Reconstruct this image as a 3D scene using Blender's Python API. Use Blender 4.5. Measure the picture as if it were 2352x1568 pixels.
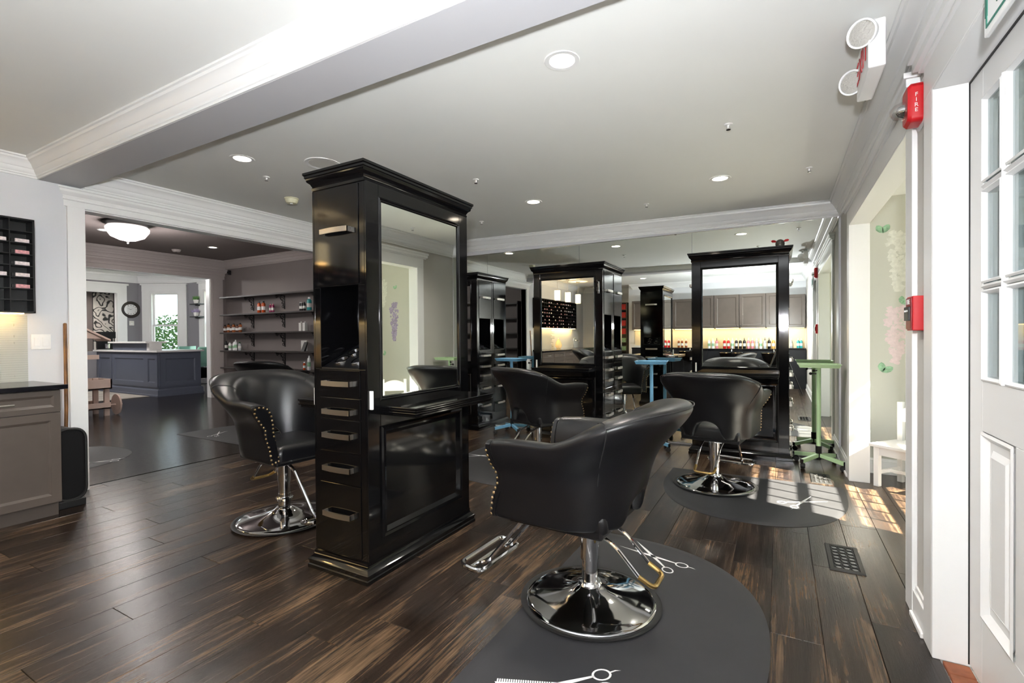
import bpy, bmesh, math, random
from math import radians as R, sin, cos, pi, sqrt
from mathutils import Vector, Matrix
random.seed(7)
for o in list(bpy.data.objects): bpy.data.objects.remove(o)
S = bpy.context.scene
COL = S.collection

# ---------------------------------------------------------------- camera, world, sun, exposure
CAM_H = 1.24
cam_d = bpy.data.cameras.new('camera'); cam = bpy.data.objects.new('camera', cam_d); COL.objects.link(cam)
cam_d.sensor_width = 36.0; cam_d.lens = 36.0*1105.5/2352; cam_d.clip_start = .02; cam_d.clip_end = 200
yw, pt, rl = -0.508431, -0.0098, 0.0078
fw = Vector((sin(yw)*cos(pt), cos(yw)*cos(pt), sin(pt))); rt = Vector((cos(yw), -sin(yw), 0)); dn = fw.cross(rt)
r2 = rt*cos(rl) + dn*sin(rl); d2 = -rt*sin(rl) + dn*cos(rl)
m3 = Matrix((r2, -d2, -fw)).transposed()
cam.matrix_world = Matrix.Translation((0, 0, CAM_H)) @ m3.to_4x4()
S.camera = cam

w = bpy.data.worlds.new('sky'); S.world = w; w.use_nodes = True
bg = w.node_tree.nodes['Background']; bg.inputs[0].default_value = (.80, .90, 1.0, 1); bg.inputs[1].default_value = 3.0

def lamp(name, kind, loc, energy, color=(1, 1, 1), parent=None, **k):
    l = bpy.data.lights.new(name, kind); l.energy = energy; l.color = color
    d = k.pop('dir', None)
    for a, b in k.items(): setattr(l, a, b)
    o = bpy.data.objects.new(name, l); COL.objects.link(o); o.location = loc
    if d is not None: o.rotation_euler = Vector(d).to_track_quat('-Z', 'Y').to_euler()
    if parent: o.parent = parent
    return o
SUN_DIR = (-1.0, .31, -.97)
lamp('sun', 'SUN', (6, 3, 8), 75, (1, .86, .70), angle=R(.53), dir=SUN_DIR)
FLASH = 50.0
S.view_settings.view_transform = 'Standard'; S.view_settings.look = 'None'
S.view_settings.exposure = 1.0; S.view_settings.gamma = 1.0; S.view_settings.use_curve_mapping = False

# ---------------------------------------------------------------- materials
def lin(c):
    return tuple(((x/12.92) if x <= .04045 else ((x+.055)/1.055)**2.4) for x in c)
def hx(h):
    h = h.lstrip('#'); return lin(tuple(int(h[i:i+2], 16)/255 for i in (0, 2, 4)))
def mat(name, col, rough=.5, metal=0., coat=0., spec=.5, var=0., vscale=8, bump=0., bscale=60, emit=None, estr=0., aniso=None):
    m = bpy.data.materials.new(name); m.use_nodes = True; nt = m.node_tree; b = nt.nodes['Principled BSDF']
    c = hx(col) if isinstance(col, str) else col
    b.inputs['Base Color'].default_value = (*c, 1); b.inputs['Roughness'].default_value = rough
    b.inputs['Metallic'].default_value = metal; b.inputs['Coat Weight'].default_value = coat
    b.inputs['Specular IOR Level'].default_value = spec
    if var or bump:
        tc = nt.nodes.new('ShaderNodeTexCoord')
    if var:
        n = nt.nodes.new('ShaderNodeTexNoise'); n.inputs['Scale'].default_value = vscale; n.inputs['Detail'].default_value = 5
        nt.links.new(tc.outputs['Object'], n.inputs['Vector'])
        r = nt.nodes.new('ShaderNodeValToRGB')
        r.color_ramp.elements[0].position = .3; r.color_ramp.elements[1].position = .7
        r.color_ramp.elements[0].color = (*[x*(1-var) for x in c], 1); r.color_ramp.elements[1].color = (*[min(1, x*(1+var)) for x in c], 1)
        nt.links.new(n.outputs['Fac'], r.inputs[0]); nt.links.new(r.outputs[0], b.inputs['Base Color'])
    if bump:
        n2 = nt.nodes.new('ShaderNodeTexNoise'); n2.inputs['Scale'].default_value = bscale; n2.inputs['Detail'].default_value = 4
        nt.links.new(tc.outputs['Object'], n2.inputs['Vector'])
        bp = nt.nodes.new('ShaderNodeBump'); bp.inputs['Strength'].default_value = bump; bp.inputs['Distance'].default_value = .01
        nt.links.new(n2.outputs['Fac'], bp.inputs['Height']); nt.links.new(bp.outputs[0], b.inputs['Normal'])
    if emit is not None:
        b.inputs['Emission Color'].default_value = (*(hx(emit) if isinstance(emit, str) else emit), 1); b.inputs['Emission Strength'].default_value = estr
    return m
def glass_mat(name, tint=(1, 1, 1), refl=.1, rough=.0):
    m = bpy.data.materials.new(name); m.use_nodes = True; nt = m.node_tree; nt.nodes.clear()
    o = nt.nodes.new('ShaderNodeOutputMaterial'); mx = nt.nodes.new('ShaderNodeMixShader')
    t = nt.nodes.new('ShaderNodeBsdfTransparent'); g = nt.nodes.new('ShaderNodeBsdfGlossy')
    t.inputs[0].default_value = (*tint, 1); g.inputs['Roughness'].default_value = rough; mx.inputs[0].default_value = refl
    nt.links.new(t.outputs[0], mx.inputs[1]); nt.links.new(g.outputs[0], mx.inputs[2]); nt.links.new(mx.outputs[0], o.inputs[0])
    return m
def plank_mat(name, dark, mid, light, wid, rough=.27, stretch=.055):
    m = bpy.data.materials.new(name); m.use_nodes = True; nt = m.node_tree; b = nt.nodes['Principled BSDF']
    N = nt.nodes.new; L = nt.links.new
    geo = N('ShaderNodeNewGeometry'); oi = N('ShaderNodeObjectInfo')
    off = N('ShaderNodeVectorMath'); off.operation = 'MULTIPLY_ADD'
    cr = N('ShaderNodeCombineXYZ'); L(oi.outputs['Random'], cr.inputs[0]); L(oi.outputs['Random'], cr.inputs[1])
    off.inputs[1].default_value = (37, 61, 0); L(cr.outputs[0], off.inputs[0]); L(geo.outputs['Position'], off.inputs[2])
    def noise(sx, sy, det, dist=0.):
        mp = N('ShaderNodeMapping'); mp.inputs['Scale'].default_value = (sx, sy, 1); L(off.outputs[0], mp.inputs[0])
        n = N('ShaderNodeTexNoise'); n.inputs['Scale'].default_value = 1; n.inputs['Detail'].default_value = det
        n.inputs['Roughness'].default_value = .65; n.inputs['Distortion'].default_value = dist; L(mp.outputs[0], n.inputs['Vector']); return n
    n1 = noise(48, 1.5, 9, .8); n2 = noise(7, 1.6, 4, .4); n3 = noise(190, 6, 4)
    a = N('ShaderNodeMath'); a.operation = 'MULTIPLY_ADD'; a.inputs[1].default_value = .75; L(n2.outputs['Fac'], a.inputs[0])
    a2 = N('ShaderNodeMath'); a2.operation = 'MULTIPLY'; a2.inputs[1].default_value = .62; L(n1.outputs['Fac'], a2.inputs[0]); L(a2.outputs[0], a.inputs[2])
    a3 = N('ShaderNodeMath'); a3.operation = 'MULTIPLY_ADD'; a3.inputs[1].default_value = .16; L(oi.outputs['Random'], a3.inputs[0]); L(a.outputs[0], a3.inputs[2])
    r = N('ShaderNodeValToRGB'); e = r.color_ramp.elements
    e[0].position = .56; e[0].color = (*dark, 1); e[1].position = .98; e[1].color = (*light, 1)
    q = e.new(.75); q.color = (*mid, 1)
    L(a3.outputs[0], r.inputs[0])
    mx = N('ShaderNodeMixRGB'); mx.blend_type = 'MULTIPLY'; mx.inputs[0].default_value = .55
    r3 = N('ShaderNodeValToRGB'); r3.color_ramp.elements[0].position = .38; r3.color_ramp.elements[0].color = (.35, .35, .35, 1); r3.color_ramp.elements[1].position = .62
    L(n3.outputs['Fac'], r3.inputs[0]); L(r.outputs[0], mx.inputs[1]); L(r3.outputs[0], mx.inputs[2]); L(mx.outputs[0], b.inputs['Base Color'])
    b.inputs['Roughness'].default_value = rough; b.inputs['Specular IOR Level'].default_value = .45
    bp = N('ShaderNodeBump'); bp.inputs['Strength'].default_value = .25; bp.inputs['Distance'].default_value = .004
    L(n3.outputs['Fac'], bp.inputs['Height']); L(bp.outputs[0], b.inputs['Normal'])
    return m
M = {}
M['white'] = mat('white_trim_paint', '#F2F2F2', .32)
M['ceil'] = mat('ceiling_paint', '#F3F4F2', .8, var=.01, vscale=2)
M['wall'] = mat('grey_wall_paint', '#DBDCE0', .6, var=.015, vscale=3)
M['wallw'] = mat('grey_wall_warm_shaded', '#CBC8C3', .6, var=.015, vscale=3)  # light grey wall with its warm brownish shading mixed into the colour
M['sage'] = mat('alcove_wall_paint', '#CCCCC3', .7)
M['taupe'] = mat('taupe_wall_paint', '#7E7573', .7, var=.03, vscale=3)
M['tceil'] = mat('taupe_ceiling_paint', '#7E7472', .8)
M['ttrim'] = mat('taupe_room_trim_paint', '#B2A9A6', .45)
M['greyL2'] = mat('grey_reception_paint', '#8C8A90', .7)
M['black'] = mat('black_lacquer', (.0022, .0022, .0026), .07, spec=.42, bump=.010, bscale=9)
M['nickel'] = mat('brushed_nickel', '#D9D4CC', .3, 1.)
M['chrome'] = mat('polished_chrome', '#DADADC', .06, 1.)
M['brass'] = mat('worn_brass', '#B79A62', .3, 1.)
M['mirror'] = mat('mirror_silver', (.86, .90, .86), .0, 1.)
M['leather'] = mat('black_leather', (.0045, .0045, .0055), .33, spec=.46, bump=.08, bscale=260, var=.25, vscale=5)
M['stitch'] = mat('grey_stitching', '#1E1E20', .6)
M['stud'] = mat('antique_nailhead', '#A68F6B', .3, 1.)
M['mat'] = mat('black_rubber_mat', '#27272A', .55, var=.10, vscale=6, bump=.1, bscale=400)
M['print'] = mat('white_print', '#E4E4E4', .6)
M['rubber'] = mat('black_rubber', '#0B0B0C', .5)
M['plastic'] = mat('black_plastic', '#101012', .35)
M['green'] = mat('green_enamel', '#B6D6A6', .3)
M['blue'] = mat('blue_enamel', '#659ABA', .32)
M['wood_cab'] = mat('grey_brown_stained_wood', '#544B45', .42, var=.10, vscale=5)
M['granite'] = mat('black_granite', '#15151A', .12, var=.5, vscale=90)
M['tile'] = mat('grey_glass_tile', '#B9BCB6', .12, coat=.4)
M['grout'] = mat('pale_grout', '#D9D9D4', .8)
M['red'] = mat('red_plastic', '#C3141E', .35)
M['redbox'] = mat('red_cardboard', '#D4231F', .5)
M['clear'] = glass_mat('clear_plastic', (.95, .95, .95), .18)
M['pane'] = glass_mat('window_glass', (.93, .97, .97), .10)
M['doorpane'] = glass_mat('old_door_glass', (.56, .61, .63), .24, .03)
M['lampw'] = mat('downlight_lens', '#FFFFFF', .5, emit=(1, .86, .68), estr=14)
M['pend'] = mat('pendant_shade', '#F4E3B8', .6, emit=(1, .80, .48), estr=2.2)
M['dome'] = mat('frosted_glass_dome', '#F2ECE8', .25, emit=(1, .93, .90), estr=.55, bump=.5, bscale=40)
M['ledstrip'] = mat('under_cabinet_strip', '#FFE0A0', .5, emit=(1, .66, .25), estr=9)
M['dkbrown'] = mat('dark_stained_shelf', '#2C2420', .45, var=.2, vscale=9)
M['iron'] = mat('black_iron', '#141312', .5)
M['desk'] = mat('slate_blue_desk_paint', '#5A5F6E', .38)
M['marble'] = mat('white_marble', '#E8E6E4', .2, var=.05, vscale=4)
M['palewood'] = mat('pale_painted_wood', '#CDB5A8', .55, var=.05, vscale=12)
M['brick'] = mat('red_brick_threshold', '#8A5238', .8, var=.35, vscale=14, bump=.3, bscale=30)
M['mint'] = mat('mint_vinyl', '#9FDCC6', .35)
M['leaf'] = mat('shrub_leaf', '#5E8B4B', .4, var=.3, vscale=3)
M['leafp'] = mat('printed_leaf', '#93BC9A', .6, var=.35, vscale=30)
M['purple'] = mat('printed_violet_petal', '#A79ABB', .6, var=.3, vscale=40)
M['pinkp'] = mat('printed_pink_petal', '#E2CFD2', .6, var=.08, vscale=40)
M['whitep'] = mat('printed_white_petal', '#DEDED6', .6, var=.10, vscale=40)
M['plantpot'] = mat('white_ceramic', '#E2E0DB', .3)
M['rug'] = mat('grey_patterned_rug', '#9A948C', .95, var=.35, vscale=2.5)
M['floorL'] = plank_mat('dark_espresso_floor', hx('#15110F'), hx('#221B18'), hx('#33281F'), .083, .14)
M['plank'] = plank_mat('rustic_vinyl_plank', hx('#130E0C'), hx('#2F241D'), hx('#705A45'), .19, .25)
M['slate'] = mat('black_slate_panel', '#191A1E', .35, var=.3, vscale=4, bump=.15, bscale=8)
M['siding'] = mat('blue_grey_siding', '#626C72', .7)
M['ground'] = mat('dark_lawn_ground', '#4C5142', .9)

# ---------------------------------------------------------------- mesh helpers
class MB:
    def __init__(s): s.v = []; s.f = []; s.T = None
    def add(s, vs, fs):
        n = len(s.v)
        if s.T is not None: vs = [tuple(s.T @ Vector(p)) for p in vs]
        s.v += [tuple(p) for p in vs]; s.f += [tuple(i+n for i in q) for q in fs]; return s
    def box(s, x0, x1, y0, y1, z0, z1):
        if x0 > x1: x0, x1 = x1, x0
        if y0 > y1: y0, y1 = y1, y0
        if z0 > z1: z0, z1 = z1, z0
        return s.add([(x0,y0,z0),(x1,y0,z0),(x1,y1,z0),(x0,y1,z0),(x0,y0,z1),(x1,y0,z1),(x1,y1,z1),(x0,y1,z1)],
                     [(3,2,1,0),(4,5,6,7),(0,1,5,4),(1,2,6,5),(2,3,7,6),(3,0,4,7)])
    def prism(s, poly, vec):
        n = len(poly); a = [Vector(p) for p in poly]; b = [p+Vector(vec) for p in a]
        return s.add(a+b, [tuple(range(n-1, -1, -1)), tuple(range(n, 2*n))] + [(i, (i+1) % n, n+(i+1) % n, n+i) for i in range(n)])
    def rings(s, rs, closed_u=True, cap=True, loop=False):
        n = len(rs[0]); v = [p for r in rs for p in r]; f = []
        m = len(rs)
        for i in range(m if loop else m-1):
            for j in range(n if closed_u else n-1):
                a = i*n+j; b = i*n+(j+1) % n; c = ((i+1) % m)*n+(j+1) % n; d = ((i+1) % m)*n+j
                f.append((a, b, c, d))
        if cap and closed_u and not loop:
            f.append(tuple(range(n-1, -1, -1))); f.append(tuple((m-1)*n+j for j in range(n)))
        return s.add(v, f)
    def lathe(s, prof, seg=24, c=(0, 0, 0), a0=0., sx=1., sy=1., cap=True):
        rs = [[(c[0]+r*cos(a0+2*pi*j/seg)*sx, c[1]+r*sin(a0+2*pi*j/seg)*sy, c[2]+z) for j in range(seg)] for r, z in prof]
        return s.rings(rs, cap=cap)
    def tube(s, pts, r, seg=8, closed=False):
        P = [Vector(p) for p in pts]; n = len(P); rs = []; prev = None
        for i in range(n):
            t = (P[(i+1) % n]-P[i-1]) if closed else (P[min(i+1, n-1)]-P[max(i-1, 0)])
            t.normalize()
            if prev is None:
                u = t.orthogonal().normalized()
            else:
                u = (prev - t*prev.dot(t)); u = u.normalized() if u.length > 1e-6 else t.orthogonal().normalized()
            prev = u; v = t.cross(u); rr = r[i] if isinstance(r, (list, tuple)) else r
            rs.append([P[i]+(u*cos(2*pi*k/seg)+v*sin(2*pi*k/seg))*rr for k in range(seg)])
        return s.rings(rs, loop=closed)
    def rect_sweep(s, prof, hx_, hy_, cap=True):
        return s.rings([[(-(hx_+o), -(hy_+o), z), (hx_+o, -(hy_+o), z), (hx_+o, hy_+o, z), (-(hx_+o), hy_+o, z)] for o, z in prof], cap=cap)
    def ball(s, c, r, seg=8, ring=5, sz=1.):
        return s.lathe([(max(r*sin(pi*i/ring), 1e-4), -r*sz*cos(pi*i/ring)) for i in range(ring+1)], seg, c)
    def build(s, name, m, parent=None, loc=None, rot=None, smooth=None, bevel=0., bseg=2):
        me = bpy.data.meshes.new(name); me.from_pydata(s.v, [], s.f)
        bm = bmesh.new(); bm.from_mesh(me); bmesh.ops.recalc_face_normals(bm, faces=bm.faces); bm.to_mesh(me); bm.free()
        me.materials.append(M[m] if isinstance(m, str) else m)
        if smooth is not None:
            for p in me.polygons: p.use_smooth = True
            me.set_sharp_from_angle(angle=R(smooth))
        o = bpy.data.objects.new(name, me); COL.objects.link(o)
        if parent: o.parent = parent
        if loc: o.location = loc
        if rot is not None: o.rotation_euler = (0, 0, rot)
        if bevel:
            b = o.modifiers.new('bevel', 'BEVEL'); b.width = bevel; b.segments = bseg; b.limit_method = 'ANGLE'; b.angle_limit = R(50)
        return o
def fillet(pts, r, n=5, closed=False):
    P = [Vector(p) for p in pts]; out = []; m = len(P)
    for i in range(m):
        if not closed and i in (0, m-1): out.append(P[i]); continue
        a = P[i-1]-P[i]; b = P[(i+1) % m]-P[i]; k = min(r, a.length*.49, b.length*.49); a = a.normalized()*k; b = b.normalized()*k
        for j in range(n+1):
            t = j/n; out.append(P[i]+a*(1-t)**2+b*t**2)
    return out
def tag(o, label=None, cat=None, group=None, kind=None):
    if label: o['label'] = label
    if cat: o['category'] = cat
    if group: o['group'] = group
    if kind: o['kind'] = kind
    return o
def thing(name, label, cat, loc=(0, 0, 0), rz=0., group=None):
    o = bpy.data.objects.new(name, None); o.empty_display_size = .1; COL.objects.link(o)
    o.location = loc; o.rotation_euler = (0, 0, rz); return tag(o, label, cat, group)
def struct(name, mb, m, **k): return tag(mb.build(name, m, **k), kind='structure')
def dup(root, loc, rz, label=None, group=None, name=None):
    r = root.copy(); COL.objects.link(r); r.location = loc; r.rotation_euler = (0, 0, rz)
    if label: r['label'] = label
    if group: r['group'] = group
    for ch in list(root.children):
        c = ch.copy(); COL.objects.link(c); c.parent = r
        for g in list(ch.children):
            d = g.copy(); COL.objects.link(d); d.parent = c
    return r
def wallpanel(mb, axis, c0, c1, u0, u1, z0, z1, holes):
    """wall slab between c0..c1 on axis ('x' or 'y'), u range, with rectangular holes (u0,u1,z0,z1)"""
    us = sorted({u0, u1, *[h[0] for h in holes], *[h[1] for h in holes]}); us = [u for u in us if u0 <= u <= u1]
    for a, b in zip(us, us[1:]):
        mid = (a+b)/2; zz = [z0]
        hs = sorted([h for h in holes if h[0] < mid < h[1]], key=lambda h: h[2])
        segs = []; cur = z0
        for h in hs:
            if h[2] > cur: segs.append((cur, h[2]))
            cur = h[3]
        if cur < z1: segs.append((cur, z1))
        for p, q in segs:
            if axis == 'x': mb.box(c0, c1, a, b, p, q)
            else: mb.box(a, b, c0, c1, p, q)
    return mb
CROWN = [(.105, 0), (.105, .014), (.094, .018), (.090, .034), (.080, .040), (.062, .060), (.052, .080), (.046, .088), (.040, .090), (.036, .106), (.026, .122), (.020, .128), (.020, .140), (.012, .143), (.012, .158), (0, .158), (0, 0)]
TRIM_N = [0]
def crown(p0, p1, z0, z1, nrm, m0=1, m1=1, m='white', prof=CROWN, scale=1.):
    a = Vector((*p0, 0)); b = Vector((*p1, 0)); d = (b-a).normalized(); n = Vector((*nrm, 0)); mb = MB()
    ra = [a+n*o*scale+d*o*scale*m0+Vector((0, 0, z0-h*scale)) for o, h in prof]
    rb = [b+n*o*scale-d*o*scale*m1+Vector((0, 0, z1-h*scale)) for o, h in prof]
    mb.rings([ra, rb]); TRIM_N[0] += 1
    return struct('trim_%d' % TRIM_N[0], mb, m, smooth=28)
def trimbox(*bs, m='white', bevel=.003):
    mb = MB()
    for b in bs: mb.box(*b)
    TRIM_N[0] += 1
    return struct('trim_%d' % TRIM_N[0], mb, m, bevel=bevel)
def rect_frame(mb, u0, u1, v0, v1, wid, to3):
    """mitred picture frame; wid=[(inset,height)...] profile from outer edge inward; to3(u,v,h)->xyz"""
    rs = []
    for ins, h in wid:
        rs.append([to3(u0+ins, v0+ins, h), to3(u1-ins, v0+ins, h), to3(u1-ins, v1-ins, h), to3(u0+ins, v1-ins, h)])
    return mb.rings(rs, cap=False)

XL, XR, YM, YB = -5.03, .525, 5.74, -1.62
def zc(x): return 2.556 + (XR-x)*.0133
ZF = 2.63
exec_parts = []
# ---------------------------------------------------------------- pixel helpers (photo pixel -> point on a known plane)
def ray(x, y): return r2*((x-1176)/1105.5) + d2*((y-784)/1105.5) + fw
CC = Vector((0, 0, CAM_H))
def atX(x, y, X): d = ray(x, y); return CC + d*(X/d.x)
def atY(x, y, Y): d = ray(x, y); return CC + d*(Y/d.y)
def fl(x, y, z=0.): d = ray(x, y); return CC + d*((z-CAM_H)/d.z)
def mir(x, y, Y, m=5.728): p = atY(x, y, 2*m-Y); return Vector((p.x, Y, p.z))

# ---------------------------------------------------------------- the shell: floors
sub = MB().box(-5.17, .53, YB-1.0, YM, -.06, -.007).box(.53, 1.92, 2.7, 5.36, -.06, -.007)
floor = struct('floor', sub, 'rubber')
PW, PL = .19, 1.22
pl = MB().rect_sweep([(0, -.008), (0, -.0016), (-.0014, 0)], PW/2-.0008, PL/2-.0008)
pl_mesh = None; cnt = 0
for i in range(38):
    x0 = -5.17 + i*PW; xc = x0+PW/2
    if xc < -3.5: y0, y1 = -2.6, YM
    elif xc < .53: y0, y1 = YB, YM
    else: y0, y1 = 2.7, 5.36
    if xc > 1.92: continue
    y = y0 - random.random()*PL
    while y < y1:
        a = max(y, y0); b = min(y+PL, y1); y += PL
        if b-a < .05: continue
        if pl_mesh is None:
            o = pl.build('plank', 'plank', floor); pl_mesh = o.data
        else:
            o = bpy.data.objects.new('plank', pl_mesh); COL.objects.link(o); o.parent = floor
        o.location = (xc, (a+b)/2, 0); o.scale = (1, (b-a)/PL, 1)
floor2 = struct('floor', MB().box(-16.6, -5.15, .4, 9.0, -.06, -.006), 'rubber')
fs = MB(); i = 0; x = -16.5
while x < -5.17:
    y = .5 - random.random()*.9
    while y < 8.9:
        L_ = .6+random.random()*.8; a = max(y, .5); b = min(y+L_, 8.9); y += L_
        if b > a: fs.box(x+.0006, x+.0824, a+.0006, b-.0006, -.006, 0)
    x += .083
tag(fs.build('floor_strip', 'floorL', floor2), kind='stuff')
struct('threshold', MB().box(-5.20, -5.14, 1.77, 5.0, .0004, .0035), 'floorL', bevel=.0012)
struct('ground', MB().box(-60, 60, -60, 60, -.5, -.30), 'ground')

# ---------------------------------------------------------------- walls and ceilings
struct('wall_mirror_side', MB().box(XL-.12, 2.05, YM, YM+.12, -.06, 2.75), 'wall')
rw = MB(); wallpanel(rw, 'x', XR, XR+.12, -2.74, YM, -.06, 2.75, [(2.82, 4.93, -.06, 2.165), (1.45, 2.385, -.06, 2.17)])
struct('wall_right', rw, 'wallw')
lw = MB(); wallpanel(lw, 'x', XL-.06, XL, -2.74, YM, -.06, 2.75, [(1.768, 5.0, -.06, 2.32)]); struct('wall_left', lw, 'wall')
lw = MB(); wallpanel(lw, 'x', XL-.12, XL-.06, .5, 6.2, -.06, 3.0, [(1.768, 5.0, -.06, 2.32)]); struct('wall_left_rear', lw, 'taupe')
struct('wall_back', MB().box(-3.5, XR, YB-.12, YB, -.06, 2.75), 'wall')
struct('wall_back_jog', MB().box(-3.62, -3.5, -2.6, YB, -.06, 2.75), 'wall')
struct('wall_back_recess', MB().box(XL-.12, -3.5, -2.74, -2.6, -.06, 2.75), 'wall')
c = MB(); c.prism([(XL, 1.6, zc(XL)), (XR, 1.6, zc(XR)), (XR, YM, zc(XR)), (XL, YM, zc(XL))], (0, 0, .12)); struct('ceiling', c, 'ceil')
struct('ceiling', MB().box(XL, XR, -2.7, 1.6, ZF, ZF+.12), 'ceil')
M['beam'] = mat('beam_semi_gloss_paint', '#CBCBD0', .35)
struct('beam', MB().box(XL, XR, 1.49, 1.748, 2.487, 2.70), 'beam')
# alcove
struct('wall_alcove_far', MB().box(XR+.12, 2.0, 5.32, 5.44, -.06, 2.6), 'sage')
struct('wall_alcove_near', MB().box(XR+.12, 2.0, 2.62, 2.74, -.06, 2.6), 'sage')
struct('ceiling', MB().box(XR+.12, 2.0, 2.62, 5.44, 2.45, 2.6), 'ceil')
aw = MB(); wallpanel(aw, 'x', 1.9, 2.0, 2.62, 5.44, -.06, 2.6, [(3.30, 4.62, .35, 2.20)]); struct('wall_alcove_outer', aw, 'sage')
ext = struct('wall_alcove_exterior', MB().box(XR+.13, 2.02, 2.612, 2.62, -.06, 2.6), 'siding')
for k in range(9): MB().box(XR+.135+k*.15, XR+.135+k*.15+.145, 2.60, 2.612, -.06, 2.6).build('siding_board', 'siding', ext, bevel=.004)
# alcove window with rails and muntins
win = MB().box(1.9, 1.98, 3.30, 3.36, .35, 2.20).box(1.9, 1.98, 4.56, 4.62, .35, 2.20).box(1.9, 1.98, 3.30, 4.62, 2.13, 2.20).box(1.9, 1.98, 3.30, 4.62, .35, .42)
win = struct('window_1', win, 'white')
for z in (2.01, 1.74, 1.47, 1.20, .93, .66): MB().box(1.925, 1.955, 3.36, 4.56, z-.030, z+.030).build('window_rail', 'white', win)
for k in range(1, 6): MB().box(1.93, 1.95, 3.36+k*.20-.008, 3.36+k*.20+.008, .42, 2.13).build('muntin', 'white', win)
MB().box(1.938, 1.942, 3.36, 4.56, .42, 2.13).build('pane', 'pane', win)
# taupe room and reception
struct('wall_shelf_side', MB().box(-10.54, XL-.12, 6.13, 6.25, -.06, 3.0), 'taupe')
struct('wall_near_taupe', MB().box(-10.6, XL-.12, .38, .5, -.06, 3.0), 'taupe')
w2 = MB(); wallpanel(w2, 'x', -10.66, -10.54, .4, 6.25, -.06, 3.1, [(2.8, 5.80, -.06, 2.52)]); struct('wall_between_rooms', w2, 'taupe')
struct('ceiling', MB().box(-10.6, XL-.1, .4, 6.2, 2.92, 3.02), 'tceil')
struct('ceiling', MB().box(-20, -10.6, 2.0, 9.0, 3.08, 3.2), 'white')
A2, B2 = Vector((-16.3, 6.95, 0)), Vector((-15.02, 7.67, 0))
w3 = MB(); wallpanel(w3, 'x', -16.42, -16.3, 2.2, 6.95, -.06, 3.1, [(3.6, 6.43, -.06, 2.55)]); struct('wall_reception_far', w3, 'greyL2')
struct('wall_reception_near', MB().box(-16.4, -10.6, 2.1, 2.2, -.06, 3.1), 'greyL2')
w4 = MB(); wallpanel(w4, 'y', 7.67, 7.79, -15.02, -10.5, -.06, 3.1, [(-14.22, -13.3, .75, 2.62)]); struct('wall_reception_bay_side', w4, 'greyL2')
struct('wall_reception_right', MB().box(-10.62, -10.5, 6.25, 7.8, -.06, 3.1), 'greyL2')
d_ = (B2-A2).normalized(); ang = math.atan2(d_.y, d_.x); FL_ = (B2-A2).length
TF = Matrix.Translation(A2) @ Matrix.Rotation(ang, 4, 'Z')
w5 = MB(); w5.T = TF; wallpanel(w5, 'y', 0, .12, 0, FL_, -.06, 3.1, [(.36, 1.17, .75, 2.62)]); struct('wall_reception_bay', w5, 'greyL2')
struct('wall_beyond', MB().box(-18.1, -18.0, 2.2, 7.1, -.06, 3.1), 'taupe')
struct('wall_beyond_side', MB().box(-18.1, -16.42, 7.03, 7.1, -.06, 3.1), 'greyL2')
struct('wall_beyond_near', MB().box(-18.1, -16.3, 2.1, 2.2, -.06, 3.1), 'greyL2')

# ---------------------------------------------------------------- crown mouldings and casings
crown((XL, YM), (XR, YM), zc(XL), zc(XR), (0, -1))
crown((XR, YM), (XR, 1.748), zc(XR), zc(XR), (-1, 0))
crown((XL, 1.748), (XL, YM), zc(XL), zc(XL), (1, 0))
crown((XL, 1.748), (XR, 1.748), zc(XL), zc(XR), (0, 1), scale=.43)
crown((XL, 1.49), (XR, 1.49), ZF, ZF, (0, -1), scale=.9)
crown((XL, -2.6), (XL, 1.49), ZF, ZF, (1, 0), scale=.9)
crown((XR, 1.49), (XR, YB), ZF, ZF, (-1, 0), scale=.9)
crown((XR, YB), (-3.5, YB), ZF, ZF, (0, 1), m1=-1, scale=.9)
crown((-3.5, -2.6), (XL, -2.6), ZF, ZF, (0, 1), scale=.9)
crown((-3.5, YB), (-3.5, -2.6), ZF, ZF, (-1, 0), m0=-1, scale=.9)
crown((-10.54, 2.8), (-10.54, 6.13), 2.92, 2.92, (1, 0), m0=0, m='ttrim', scale=1.1)
crown((-10.54, 6.13), (XL-.12, 6.13), 2.92, 2.92, (0, -1), m='ttrim', scale=1.1)
crown((-16.3, 2.2), (-16.3, 6.95), 3.08, 3.08, (1, 0), m1=.3, scale=1.3)
crown(tuple(A2[:2]), tuple(B2[:2]), 3.08, 3.08, (d_.y, -d_.x), m0=.3, m1=.3, scale=1.3)
crown((-15.02, 7.67), (-10.6, 7.67), 3.08, 3.08, (0, -1), m0=.3, scale=1.3)
# big cased opening in the left wall
x = XL
trimbox((x, x+.022, 1.653, 1.768, 0, 2.32)); trimbox((x, x+.022, 5.0, 5.115, 0, 2.32))
trimbox((XL-.12, XL, 1.758, 1.768, 0, 2.32), (XL-.12, XL, 5.0, 5.01, 0, 2.32), (XL-.13, XL, 1.768, 5.0, 2.31, 2.325))
HEAD = [(0, 0), (.022, 0), (.022, .05), (.03, .053), (.03, .065), (.026, .07), (.03, .085), (.045, .10), (.055, .112), (.055, .13), (.066, .135), (.066, .147), (0, .147)]
def head(p0, p1, z, nrm, m='white', s=1., ext=1.):
    a = Vector((*p0, z)); b = Vector((*p1, z)); d = (b-a).normalized(); n = Vector((*nrm, 0))
    TRIM_N[0] += 1
    mb = MB().rings([[a-d*(o*s*ext)+n*o*s+Vector((0, 0, h*s)) for o, h in HEAD], [b+d*(o*s*ext)+n*o*s+Vector((0, 0, h*s)) for o, h in HEAD]])
    return struct('trim_%d' % TRIM_N[0], mb, m, smooth=25)
head((x, 1.653), (x, 5.115), 2.32, (1, 0))
trimbox((x, x+.016, 5.115, YM, 0, .13), (x, x+.022, 5.115, YM, .0, .02))
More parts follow.
